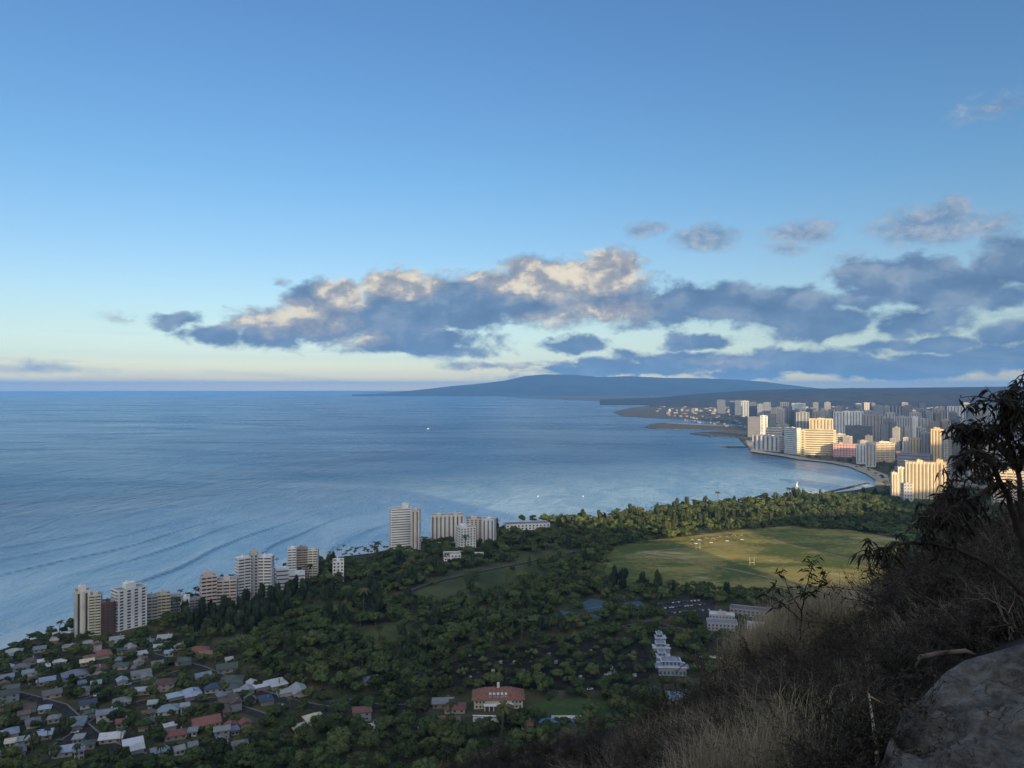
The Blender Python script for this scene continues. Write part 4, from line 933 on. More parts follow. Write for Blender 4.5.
def car_mesh():
    b = MB(); pr = [(-2.2, .35), (-2.2, .9), (-1.5, 1.0), (1.2, 1.0), (2.2, .85), (2.2, .35)]
    n = len(pr); 
    for s_ in (-.88, .88): b.v += [(x, s_, z) for x, z in pr]
    b.f += [tuple(range(n)), tuple(range(2 * n - 1, n - 1, -1))] + [(i, n + i, n + (i + 1) % n, (i + 1) % n) for i in range(n)]; b.m = [0] * len(b.f)
    c = MB(); pc = [(-1.7, 1.0), (-1.25, 1.5), (.35, 1.5), (1.1, 1.0)]
    for s_ in (-.8, .8): c.v += [(x, s_ * (0.86 if z > 1.2 else 1), z) for x, z in pc]
    c.f += [(0, 1, 2, 3), (7, 6, 5, 4)] + [(i, 4 + i, 4 + (i + 1) % 4, (i + 1) % 4) for i in range(4)]; c.m = [0] * 6
    return b, c
CARC = {'white': (.75, .76, .77), 'silver': (.45, .46, .48), 'dark': (.04, .045, .05), 'blue': (.06, .12, .25), 'red': (.30, .04, .03)}
def car_proto(cn):
    e = empty('parked_car', (0, 0, -50), 0, 'x', 'car'); b, c = car_mesh(); b.build('body', mat('car_' + cn, CARC[cn], .3, spec=.5), e); c.build('cabin', GLASS, e)
    for x in (-1.35, 1.35):
        for s_ in (-.86, .86): MB().tube([(x, s_ - .1, .33), (x, s_ + .1, .33)], .33, 10).build('wheel', asph, e)
    return e
protos = {k_: car_proto(k_) for k_ in CARC}; used_car = set()
def car(x, y, rz, cn, label, group):
    X, Y = G(x, y); e = protos[cn] if cn not in used_car else copy_tree(protos[cn]); used_car.add(cn)
    e.location = (X, Y, LAND_Z + .18); e.rotation_euler = (0, 0, rz); e['label'] = label; e['group'] = group
ck = random.Random(9)
for ri, (xa, ya, xb, yb, n, nm) in enumerate([(656, 604.5, 700, 600.5, 12, 'back'), (664, 608.5, 706, 604.5, 11, 'middle'), (670, 613.5, 710, 610, 10, 'front')]):
    for i in range(n):
        t = (i + ck.uniform(.2, .8)) / n; cn = ck.choice(['white', 'white', 'silver', 'white', 'dark', 'blue'])
        car(xa + (xb - xa) * t, ya + (yb - ya) * t, R(70 + ck.uniform(-4, 4)), cn, '%s car, %s from the left in the %s row of the car park' % (cn, ordw(i), nm), 'cars in the car park by the courts')
for i, (x, y) in enumerate([(690, 545), (696, 544), (703, 543.6), (711, 543), (719, 542), (727, 541.4), (735, 541), (742, 540)]):
    cn = ck.choice(['white', 'silver', 'dark', 'red']); car(x, y, R(ck.uniform(-15, 15)), cn, '%s car, %s from the left in front of the tents behind the field' % (cn, ordw(i)), 'cars in front of the tents')
NC = [(418, 728, 'white'), (425, 727, 'white'), (350, 590, 'white'), (358, 587, 'silver'), (371, 583, 'white'), (411, 634, 'white'), (466, 622, 'white'), (478, 622, 'white'), (498, 618, 'white'), (523, 612, 'white'), (530, 611, 'dark'), (536, 612, 'silver'), (540, 610, 'blue'), (544, 613, 'white'),
      (95, 696, 'white'), (112, 690, 'dark'), (128, 685, 'silver'), (170, 700, 'white'), (205, 701, 'blue'), (60, 742, 'dark'), (75, 733, 'white'), (590, 690, 'white'), (280, 706, 'silver'), (240, 686, 'white'), (340, 710, 'dark'), (510, 560, 'white')]
for i, (x, y, cn) in enumerate(sorted(NC)):
    car(x, y, R(ck.choice([25, 30, -60, 10])), cn, '%s car parked under the trees inland, %s of these from the left' % (cn, ordw(i)), 'cars parked among the trees')
# garden sheds in the dark plots
gs = random.Random(13)
spots = sorted((gs.uniform(440, 645), gs.uniform(648, 684)) for _ in range(17))
for i, (x, y) in enumerate(spots):
    X, Y = G(x, y); e = empty('garden_shed', (X, Y, LAND_Z), R(gs.uniform(0, 90)), 'tiny pale garden shed, %s from the left in the dark garden plots' % ordw(i), 'shed', 'sheds in the dark garden plots')
    MB().box(-1.2, 1.2, -.9, .9, -.3, 1.9).build('wall', wall_mat(gs.choice([(.25, .24, .24), GRY, TAN])), e); r = MB(); roof_mesh(r, 2.4, 1.8, 1.903, .6, 'gable', .2); r.build('roof', wall_mat(gs.choice([GRY, (.3, .31, .34), (.2, .2, .25)])), e)
# boats
def boat(x, y, label, s=1.0, sail=False):
    X, Y = G(x, y, 0); e = empty('sailing_boat' if sail else 'motor_boat', (X, Y, 0), R(40), label, 'boat')
    b = MB(); pr = [(-4, 1.3), (2, 1.5), (5.5, 0)]
    top = [(-4, -1.4, 1.2), (2, -1.5, 1.3), (5.8, 0, 1.7), (2, 1.5, 1.3), (-4, 1.4, 1.2)]; bot = [(-3.6, -.9, -.4), (2, -1, -.4), (4.6, 0, -.3), (2, 1, -.4), (-3.6, .9, -.4)]
    b.v = [tuple(c * s for c in q) for q in top + bot]; b.f = [(0, 1, 2, 3, 4), (9, 8, 7, 6, 5)] + [(i, 5 + i, 5 + (i + 1) % 5, (i + 1) % 5) for i in range(5)]; b.m = [0] * 7
    b.build('hull', gp, e)
    MB().box(-2 * s, 1.4 * s, -.9 * s, .9 * s, 1.25 * s, 2.7 * s).build('cabin', gp, e)
    if sail:
        MB().tube([(1.5 * s, 0, 1), (1.5 * s, 0, 12 * s)], .12 * s, 5).build('mast', gp, e); q = MB(); q.poly([(1.4 * s, .05, 2 * s), (-3.8 * s, .3, 2.2 * s), (1.4 * s, .05, 11.5 * s)]); q.poly([(1.4 * s, -.02, 2 * s), (1.4 * s, -.02, 11.5 * s), (-3.8 * s, .23, 2.2 * s)]); q.build('sail', gp, e)
boat(441, 507.5, 'white motor boat off the shore between the two tallest white towers', .5)
boat(538, 496.5, 'white motor boat beside the surf right of the shore towers', .5)
boat(797, 486.5, 'white sailing boat off the park close to the beach bend', 1.0, True)
boat(428, 429, 'tiny white boat far out on the bay beyond the surf', 1.7)
boat(583, 496.5, 'white motor boat off the sunlit end of the park trees', .5)

# ================================================================== trees
def leaf_mat(key, a, b_, sat=1.0, rand=0.3):
    m = bpy.data.materials.new(key); m.use_nodes = True; nt = m.node_tree; b = nt.nodes['Principled BSDF']
    oi = nt.nodes.new('ShaderNodeObjectInfo'); r = N(nt, oi.outputs['Random'])
    P = nt.nodes.new('ShaderNodeNewGeometry').outputs['Position']
    n = noise_n(nt, P, 0.45, 4, 0.6)
    c = mixc(nt, (r * 0.75 + (n - 0.5) * 0.9 + 0.12).clamp(), a, b_)
    h = nt.nodes.new('ShaderNodeHueSaturation'); nt.links.new(c, h.inputs['Color'])
    nt.links.new(((r * 5.17)._m('FRACT') * 0.05 + 0.475).s, h.inputs['Hue']); nt.links.new(((r * 9.7)._m('FRACT') * (2 * rand) + (1 - rand)).s, h.inputs['Value'])
    nt.links.new(h.outputs[0], b.inputs['Base Color']); b.inputs['Roughness'].default_value = 0.8; b.inputs['Specular IOR Level'].default_value = 0.15
    return m
LEAF = leaf_mat('foliage', (0.034, 0.062, 0.026), (0.115, 0.150, 0.056), rand=0.33)
LEAF_P = leaf_mat('palm_fronds', (0.04, 0.065, 0.025), (0.10, 0.11, 0.045))
LEAF_I = leaf_mat('ironwood_needles', (0.022, 0.042, 0.026), (0.055, 0.078, 0.04))
BARK = mat('bark', (0.10, 0.085, 0.065), .95, var=.3, scale=.8)
def ico(sub=1):
    bm = bmesh.new(); bmesh.ops.create_icosphere(bm, subdivisions=sub, radius=1); v = np.array([q.co[:] for q in bm.verts]); f = [tuple(x.index for x in q.verts) for q in bm.faces]; bm.free(); return v, f
ICO_V, ICO_F = ico(2)
def crown_mesh(name, seed, lobes, flat, nq, leaf, m, spread=0.62, tall=1.0):
    """unit-ish crown: irregular leafy masses with loose leaf clumps round them and gaps between"""
    r = np.random.default_rng(seed); V, Fc = [], []; L = []
    for i in range(lobes):
        t = r.uniform(0, 2 * math.pi); q = math.sqrt(r.random()) * spread; z = (r.random() - .35) * flat * (1.1 - q)
        rad = r.uniform(.26, .46) * (1.12 - .45 * q); L.append((q * math.cos(t), q * math.sin(t), z * tall, rad))
    for (x, y, z, rad) in L:
        b = len(V); off = r.uniform(0, 50)
        for p in ICO_V:
            n = mnoise.fractal(Vector(p * 1.9 + off), .8, 2, 3)
            k_ = rad * .80 * (1 + .32 * n); V.append((x + p[0] * k_, y + p[1] * k_, z + p[2] * k_ * (.72 if flat < .8 else 1.0) * tall))
        Fc += [tuple(b + i for i in f) for f in ICO_F]
    for _ in range(nq):
        x, y, z, rad = L[r.integers(len(L))]
        d = r.normal(size=3); d[2] = d[2] * .9 + .25; d /= np.linalg.norm(d); k_ = rad * r.uniform(.8, 1.12)
        c = np.array([x, y, z]) + d * k_ * np.array([1, 1, (.75 if flat < .8 else 1.0) * tall])
        nrm = d + r.normal(size=3) * .55; nrm /= np.linalg.norm(nrm)
        a = np.cross(nrm, r.normal(size=3)); a /= np.linalg.norm(a); e = np.cross(nrm, a); s = leaf * r.uniform(.6, 1.3); b = len(V)
        V += [tuple(c - a * s * .5), tuple(c + e * s * .42 ), tuple(c + a * s * .6), tuple(c - e * s * .4)]; Fc.append((b, b + 1, b + 2, b + 3))
    me = bpy.data.meshes.new(name); me.from_pydata([tuple(map(float, v)) for v in V], [], Fc); me.materials.append(m); me.update(); return me
def trunk_mesh(name, seed, h=1.0):
    r = random.Random(seed); b = MB()
    b.tube([(0, 0, -1.2), (0.02, .02, -.7), (r.uniform(-.06, .06), r.uniform(-.06, .06), -.1)], [.10, .075, .05], 7)
    for i in range(5):
        t = i * 1.26 + r.uniform(-.3, .3); b.tube([(0, 0, -.62 + i * .05), (.25 * math.cos(t), .25 * math.sin(t), -.25), (.5 * math.cos(t), .5 * math.sin(t), .05)], [.045, .03, .012], 5)
    me = bpy.data.meshes.new(name); me.from_pydata(b.v, [], b.f); me.materials.append(BARK); me.update(); return me
def palm_mesh(seed):
    r = random.Random(seed); b = MB()
    for i in range(17):
        t = i * 2.4 + r.uniform(-.2, .2); up = r.uniform(-.35, .9); L = r.uniform(2.6, 3.6); pts = []
        for k_ in range(5):
            s = k_ / 4; pts.append((math.cos(t) * L * s * (1 - .15 * s), math.sin(t) * L * s * (1 - .15 * s), up * L * s * .55 - 1.7 * s * s * (1.1 - up * .4)))
        w = [.1, .55, .62, .45, .04]; nx, ny = -math.sin(t), math.cos(t); q = len(b.v)
        for (x, y, z), ww in zip(pts, w): b.v += [(x + nx * ww, y + ny * ww, z - .18 * ww), (x, y, z + .1), (x - nx * ww, y - ny * ww, z - .18 * ww)]
        for k_ in range(4):
            o = q + 3 * k_; b.f += [(o, o + 1, o + 4, o + 3), (o + 1, o + 2, o + 5, o + 4)]; b.m += [0, 0]
    me = bpy.data.meshes.new('palm_crown'); me.from_pydata(b.v, [], b.f); me.materials.append(LEAF_P); me.update(); return me
def palm_trunk(seed):
    r = random.Random(seed); b = MB(); lx, ly = r.uniform(-1, 1), r.uniform(-1, 1)
    b.tube([(lx, ly, -10), (lx * .5, ly * .5, -6), (lx * .1, ly * .1, -2.5), (0, 0, .1)], [.34, .25, .21, .19], 7)
    me = bpy.data.meshes.new('palm_trunk'); me.from_pydata(b.v, [], b.f); me.materials.append(BARK); me.update(); return me
CROWNS = [crown_mesh('broad_crown', 1, 12, .75, 900, .15, LEAF), crown_mesh('broad_crown', 2, 15, .55, 950, .14, LEAF, .75), crown_mesh('broad_crown', 3, 10, .9, 800, .16, LEAF, .5), crown_mesh('broad_crown', 4, 18, .45, 1000, .13, LEAF, .8),
          crown_mesh('broad_crown', 5, 9, .6, 520, .13, LEAF, .8), crown_mesh('broad_crown', 6, 13, 1.0, 850, .15, LEAF, .55)]
TRUNKS = [trunk_mesh('tree_trunk', i) for i in range(3)]
IRON = [crown_mesh('ironwood_crown', 10 + i, 11, 1.0, 900, .12, LEAF_I, .42, 2.1) for i in range(3)]
PALMS = [(palm_mesh(i), palm_trunk(i)) for i in range(4)]

def inpoly(x, y, poly):
    c = False; n = len(poly); j = n - 1
    for i in range(n):
        xi, yi = poly[i][0], poly[i][1]; xj, yj = poly[j][0], poly[j][1]
        if (yi > y) != (yj > y) and x < (xj - xi) * (y - yi) / (yj - yi) + xi: c = not c
        j = i
    return c
def seg_d(x, y, pts):
    best = 1e9
    for (ax, ay), (bx, by) in zip(pts[:-1], pts[1:]):
        dx, dy = bx - ax, by - ay; t = max(0, min(1, ((x - ax) * dx + (y - ay) * dy) / (dx * dx + dy * dy))); best = min(best, math.hypot(ax + t * dx - x, ay + t * dy - y))
    return best
HOUSE_Z = [(-40, 660), (60, 632), (160, 628), (215, 640), (262, 672), (320, 690), (330, 728), (262, 752), (180, 768), (-40, 772)]
IRON_Z = [(172, 616), (240, 600), (276, 592), (330, 588), (338, 598), (300, 612), (262, 632), (205, 640)]
BELT_Z = [(556, 523), (600, 515), (700, 504), (830, 492), (880, 486), (950, 498), (990, 520), (960, 548), (905, 540), (860, 529), (780, 526), (740, 528), (690, 536), (645, 541), (604, 550), (570, 545)]
PALM_Z = [(325, 560), (345, 553), (388, 548), (392, 552), (375, 560), (340, 568)]
ROAD_G = [[G(*p) for p in q] for q in ROADS]
MISC = [[(576, 603), (592, 596), (614, 602), (608, 613), (587, 614)], [(618, 603), (640, 599), (656, 611), (632, 617)], [(556, 609), (585, 612), (612, 616), (590, 623), (554, 620)], [(530, 714), (590, 714), (590, 725), (530, 725)], [(428, 700), (540, 690), (545, 712), (480, 730), (425, 728)],
        [(640, 676), (700, 672), (705, 694), (650, 700)], [(700, 650), (750, 650), (750, 662), (700, 662)], [(688, 532), (748, 530), (748, 549), (688, 549)], [(704, 630), (765, 626), (765, 634), (704, 638)]]
tr = random.Random(31); T = []
def try_tree(X, Y, zone_only=None):
    x, y = PX((X, Y, LAND_Z))
    if not (-60 < x < 1110) or y > 800: return
    if not inpoly(X, Y, CO_NEAR): return
    if seg_d(X, Y, CO_N) < 7: return
    p, kind, s = .95, 'b', tr.uniform(4.2, 8.6)
    if inpoly(x, y, IRON_Z): kind = 'i' if tr.random() < .8 else 'b'; p = 1; s = tr.uniform(4.2, 6)
    elif inpoly(x, y, BELT_Z): kind = tr.choice('bbbbbbbbpi') if x < 880 else 'b'; s = tr.uniform(3.2, 8.2)
    elif inpoly(x, y, PALM_Z): kind = 'p' if tr.random() < .6 else 'b'; s = tr.uniform(2.5, 3.5)
    elif inpoly(x, y, HOUSE_Z): p = 1; s = tr.uniform(2.8, 5.8); kind = 'p' if tr.random() < .06 else 'b'
    elif tr.random() < .03: kind = 'p'
    elif tr.random() < .06 and y < 660: kind = 'i'
    if inpoly(x, y, FIELD_PX):
        if seg_d(X, Y, FIELD_G) > 13: return
        p = .55
    if any(inpoly(x, y, q) for q in MEADOWS): p = .07
    if inpoly(x, y, GARD): p = .85; s *= .70; kind = 'b'
    if inpoly(x, y, LAWN) or inpoly(x, y, PARK) or any(inpoly(x, y, q) for q in MISC): return
    if tr.random() > p: return
    rr = s * (.45 if kind == 'p' else .9)
    for fx, fy, fr in FOOT:
        if abs(fx - X) < fr + rr and abs(fy - Y) < fr + rr and math.hypot(fx - X, fy - Y) < fr + rr * .5: return
    for q in ROAD_G:
        if seg_d(X, Y, q) < 4.5 + rr * .3: return
    # keep walls in view: no tall crown right in front of a house
    T.append((X, Y, s, kind, x, y))
FIELD_G = [G(*q) for q in FIELD_PX + FIELD_PX[:1]]
CO_N = CO[30:]; CO_NEAR = CO[24:] + [(-620, 120), (4000, 100), (9000, 5000)]
g = 10.6
for i in range(int(2300 / g)):
    for j in range(int(1260 / g)):
        X = -600 + (i + tr.uniform(-.1, .9)) * g; Y = 415 + (j + tr.uniform(-.1, .9)) * g
        if abs(X) > Y * .8 + 40: continue
        if Y > 1540: continue
        try_tree(X, Y)
# street and beach trees of the resort district
CT = random.Random(17)
for _ in range(1100):
    y = CT.uniform(436, 498); lo = np.interp(y, [436, 452, 462, 474, 480, 498], [745, 770, 835, 872, 884, 886]); x = CT.uniform(lo, 1050)
    X, Y = G(x, y)
    if any(math.hypot(fx - X, fy - Y) < fr + 2 for fx, fy, fr in FOOT): continue
    T.append((X, Y, CT.uniform(3.5, 7), 'b' if CT.random() < .8 else 'p', x, y))
for _ in range(500):
    y = CT.uniform(405, 434); lo = np.interp(y, [405, 410, 418, 426, 434], [665, 630, 690, 700, 745]); x = CT.uniform(lo, 900)
    X, Y = G(x, y)
    if inpoly(X, Y, CO): T.append((X, Y, CT.uniform(6, 12), 'b', x, y))
for x0, x1, y0, y1, n in ((655, 735, 423.2, 427.6, 60), (622, 690, 408.5, 416, 60)):
    for _ in range(n):
        x, y = CT.uniform(x0, x1), CT.uniform(y0, y1); X, Y = G(x, y)
        if inpoly(X, Y, CO): T.append((X, Y, CT.uniform(6, 11), 'b', x, y))
for q in [(338, 556), (344, 552), (349, 557), (352, 554), (357, 555), (362, 553), (368, 556), (371, 552), (328, 566), (332, 563), (337, 569), (346, 560), (277, 566), (285, 571), (214, 594), (196, 600), (180, 603), (376, 556), (384, 553), (388, 558), (380, 562), (505, 560), (520, 552), (512, 548), (60, 636), (30, 650), (50, 642)]:
    X, Y = G(*q); T.append((X, Y, 4.7, 'p', *q))
for q in [(327, 584, 10), (650, 672, 5), (697, 672, 5), (688, 664, 5), (655, 657, 4.5), (690, 652, 6), (646, 648, 6), (702, 640, 7), (681, 645, 5), (668, 684, 4), (685, 686, 4), (741, 640, 7), (700, 628, 5), (738, 622, 5)]:
    X, Y = G(q[0], q[1]); T.append((X, Y, q[2], 'b', q[0], q[1]))
T.sort(key=lambda t: -t[2] / t[1])
cnt = {'b': 0, 'i': 0, 'p': 0}; CAP = {'b': 285, 'i': 90, 'p': 110}; things, rest = [], []
for t in T:
    vis = 0 < t[4] < 1024 and 395 < t[5] < 766 and not (t[4] > 640 and t[5] > np.interp(t[4], [640, 720, 800, 880, 960], [700, 660, 600, 560, 520]))
    if vis and cnt[t[3]] < CAP[t[3]]: cnt[t[3]] += 1; things.append(t)
    else: rest.append(t)
def col_of(seed): return ('deep green', 'mid green', 'olive green')[seed % 3]
RB = [(0, 'in the belt between field and sea', lambda x, y: inpoly(x, y, BELT_Z)), (1, 'among the houses', lambda x, y: inpoly(x, y, HOUSE_Z)), (2, 'in the front strip of the wood', lambda x, y: y > 735), (3, 'in the second strip of the wood', lambda x, y: y > 712), (4, 'beside and behind the red villa', lambda x, y: y > 690),
      (5, 'around the dark garden plots', lambda x, y: y > 665), (6, 'in the middle of the wood', lambda x, y: y > 640), (7, 'in the wood below the courts', lambda x, y: y > 615), (8, 'in the wood behind the meadow', lambda x, y: y > 585), (9, 'at the back of the wood', lambda x, y: True)]
groups_ = {}
for t in things:
    zi = next(i for i, (_, _, f) in enumerate(RB) if f(t[4], t[5])); groups_.setdefault((t[3], zi), []).append(t)
KN = {'b': ('broadleaf_tree', 'round broadleaf tree', 'broadleaf tree', 'broadleaf trees of the park and wood'), 'i': ('ironwood_tree', 'tall dark feathery tree', 'ironwood tree', 'tall dark trees near the shore'), 'p': ('palm_tree', 'coconut palm', 'palm tree', 'palms along the shore and park')}
k_i = 0
for (kd, zi), lst in groups_.items():
    lst.sort(key=lambda t: t[4])
    for i, (X, Y, s, _, x, y) in enumerate(lst):
        nm, word, cat_, grp = KN[kd]; k_i += 1; rz = tr.uniform(0, 6.28)
        hgt = s * (1.15 if kd == 'b' else 2.2)
        e = empty(nm, (X, Y, LAND_Z), rz, '%s, %s from the left %s' % (word, ordw(i), RB[zi][1]), cat_, grp)
        if kd == 'p': cm_, tm_ = PALMS[k_i % 4]; z, sc_ = 10 * s / 3.6, s / 3.6
        elif kd == 'i': cm_, tm_ = IRON[k_i % 3], TRUNKS[k_i % 3]; z, sc_ = s * 1.35, s
        else: cm_, tm_ = CROWNS[k_i % 6], TRUNKS[k_i % 3]; z, sc_ = s * .95, s
        for nm2, me_ in (('crown', cm_), ('trunk', tm_)):
            c = bpy.data.objects.new(nm2, me_); COL.objects.link(c); c.parent = e; c.location = (0, 0, z); c.scale = (sc_, sc_, sc_)
# the rest of the wood: uncountable, instanced on points
pcol = bpy.data.collections.new('tree_kinds')
for i, me_ in enumerate(CROWNS + IRON + [p[0] for p in PALMS]):
    o = bpy.data.objects.new('kind_%02d' % i, me_); pcol.objects.link(o)
def scatter(name, pts, idx, rots, scales, coll, label, cat_):
    """pts with per-point pick, z-rotation and scale, as one instanced 'stuff' object"""
    me = bpy.data.meshes.new(name); me.from_pydata([tuple(p) for p in pts], [], [])
    for an, ty, dat in (('pick', 'INT', idx), ('turn', 'FLOAT', rots), ('size', 'FLOAT', scales)):
        a = me.attributes.new(an, ty, 'POINT'); a.data.foreach_set('value', np.array(dat, dtype=np.int32 if ty == 'INT' else np.float32))
    o = bpy.data.objects.new(name, me); COL.objects.link(o); tag(o, label, cat_, kind='stuff')
    ng = bpy.data.node_groups.new(name, 'GeometryNodeTree'); ng.interface.new_socket('Geometry', in_out='INPUT', socket_type='NodeSocketGeometry'); ng.interface.new_socket('Geometry', in_out='OUTPUT', socket_type='NodeSocketGeometry')
    nd = ng.nodes; gi, go = nd.new('NodeGroupInput'), nd.new('NodeGroupOutput'); ip = nd.new('GeometryNodeInstanceOnPoints'); ci = nd.new('GeometryNodeCollectionInfo')
    ci.inputs['Collection'].default_value = coll; ci.inputs['Separate Children'].default_value = True; ci.inputs['Reset Children'].default_value = True; ip.inputs['Pick Instance'].default_value = True
    def attr(n, ty):
        a = nd.new('GeometryNodeInputNamedAttribute'); a.data_type = ty; a.inputs['Name'].default_value = n; return a.outputs['Attribute']
    cx = nd.new('ShaderNodeCombineXYZ'); ng.links.new(attr('turn', 'FLOAT'), cx.inputs[2])
    er = nd.new('FunctionNodeEulerToRotation'); ng.links.new(cx.outputs[0], er.inputs[0])
    ng.links.new(gi.outputs[0], ip.inputs['Points']); ng.links.new(ci.outputs[0], ip.inputs['Instance']); ng.links.new(attr('pick', 'INT'), ip.inputs['Instance Index']); ng.links.new(er.outputs[0], ip.inputs['Rotation']); ng.links.new(attr('size', 'FLOAT'), ip.inputs['Scale'])
    ng.links.new(ip.outputs[0], go.inputs[0]); md = o.modifiers.new('scatter', 'NODES'); md.node_group = ng; return o
pts, idx, rots, scl = [], [], [], []
for (X, Y, s, kd, x, y) in rest:
    if kd == 'b': idx.append(tr.randrange(6)); pts.append((X, Y, LAND_Z + s * .85)); scl.append(s)
    elif kd == 'i': idx.append(6 + tr.randrange(3)); pts.append((X, Y, LAND_Z + s * 1.3)); scl.append(s)
    else: idx.append(9 + tr.randrange(4)); pts.append((X, Y, LAND_Z + 9)); scl.append(.95)
    rots.append(tr.uniform(0, 6.28))
scatter('woodland', pts, idx, rots, scl, pcol, 'dark treetops filling the wood, belt and streets between the single trees', 'woodland')
# low bushes under and between the trees
pts, idx, rots, scl = [], [], [], []
for _ in range(5200):
    Y = 430 + 850 * tr.random() ** 1.3; X = tr.uniform(-.72, .6) * Y; x, y = PX((X, Y, LAND_Z))
    if inpoly(x, y, FIELD_PX) or any(inpoly(x, y, q) for q in MEADOWS + MISC + [LAWN, PARK]) or not inpoly(X, Y, CO_NEAR): continue
    if any(abs(fx - X) < fr + 1 and abs(fy - Y) < fr + 1 for fx, fy, fr in FOOT) or any(seg_d(X, Y, q) < 5 for q in ROAD_G): continue
    s = tr.uniform(.9, 2.4); pts.append((X, Y, LAND_Z + s * .2)); idx.append(tr.randrange(6)); rots.append(tr.uniform(0, 6.28)); scl.append(s)
scatter('undergrowth', pts, idx, rots, scl, pcol, 'low bushes under the trees and between the houses', 'undergrowth')

# ================================================================== the near slope
NS = [(-200, 1400, 5), (-100, 1250, 5), (380, 1000, 6), (520, 850, 7), (575, 795, 8.0), (610, 772, 8.5), (640, 748, 9), (680, 722, 9.5), (720, 700, 10), (760, 668, 11), (800, 642, 12), (840, 624, 12.5), (880, 604, 13), (920, 584, 13), (960, 564, 13), (1024, 534, 13), (1150, 500, 13), (1500, 480, 13)]
def ns_at(x):
    return np.interp(x, [n[0] for n in NS], [n[1] for n in NS]), np.interp(x, [n[0] for n in NS], [n[2] for n in NS])
def slope_z(x, r):
    """height of the near slope under pixel column x at forward distance r"""
    ys, Rs = ns_at(x); zt = at(x, ys, Rs).z; a = (218.35 - zt) / Rs
    z = 218.35 - a * min(r, Rs)
    if r > Rs: z -= (r - Rs) * 0.9
    return z
def slope_pt(x, r, dz=0.0):
    X = (x - CX) / F * r
    n = mnoise.fractal(Vector((X * .6, r * .6, 2)), .9, 2, 4) * .10 * min(1, r / 4)
    return Vector((X, r, slope_z(x, r) + n + dz))
def build_slope():
    xs = np.linspace(-200, 1500, 240); rs = np.concatenate([np.linspace(.4, 16, 110), 16 + (np.linspace(0, 1, 40)[1:] ** 2) * 230])
    v = [slope_pt(x, r) for r in rs for x in xs]; n = len(xs); f = [(j * n + i, j * n + i + 1, (j + 1) * n + i + 1, (j + 1) * n + i) for j in range(len(rs) - 1) for i in range(n - 1)]
    m = bpy.data.materials.new('slope_soil'); m.use_nodes = True; nt = m.node_tree; b = nt.nodes['Principled BSDF']; P = nt.nodes.new('ShaderNodeNewGeometry').outputs['Position']
    c = mixc(nt, noise_n(nt, P, 2.2, 6, .65).step(.4, .62), (0.018, 0.017, 0.014), (0.055, 0.048, 0.038)); nt.links.new(c, b.inputs['Base Color']); b.inputs['Roughness'].default_value = .95
    bn = nt.nodes.new('ShaderNodeBump'); bn.inputs['Distance'].default_value = .06; nt.links.new(noise_n(nt, P, 9, 6, .7).s, bn.inputs['Height']); nt.links.new(bn.outputs[0], b.inputs['Normal'])
    tag(mesh_obj('hillside', v, f, m, smooth=True), kind='structure')
    # spur of the rim farther down
    RD = [(400, 800, 62), (430, 776, 66), (470, 757, 70), (520, 741, 74), (560, 733, 77), (600, 727, 80), (640, 720, 82), (700, 714, 84), (800, 700, 84)]
    xs = np.linspace(400, 800, 90); V = []; rows = 30
    for j in range(rows):
        t = j / (rows - 1)
        for x in xs:
            y = np.interp(x, [p[0] for p in RD], [p[1] for p in RD]); r = np.interp(x, [p[0] for p in RD], [p[2] for p in RD]); c = at(x, y, r)
            if t < .6: q = t / .6; rr = r * (.55 + .45 * q); z = c.z - (1 - q) * 16
            else: q = (t - .6) / .4; rr = r * (1 + .9 * q); z = c.z - q * 62
            X = (x - CX) / F * rr; z += mnoise.fractal(Vector((X * .16, rr * .16, 5)), .9, 2, 5) * 1.3
            V.append((X, rr, z))
    n = len(xs); Fc = [(j * n + i, j * n + i + 1, (j + 1) * n + i + 1, (j + 1) * n + i) for j in range(rows - 1) for i in range(n - 1)]
    o = mesh_obj('crater_spur', V, Fc, m, smooth=True); tag(o, kind='structure'); return V, n, rows
SP_V, SP_N, SP_R = build_slope()

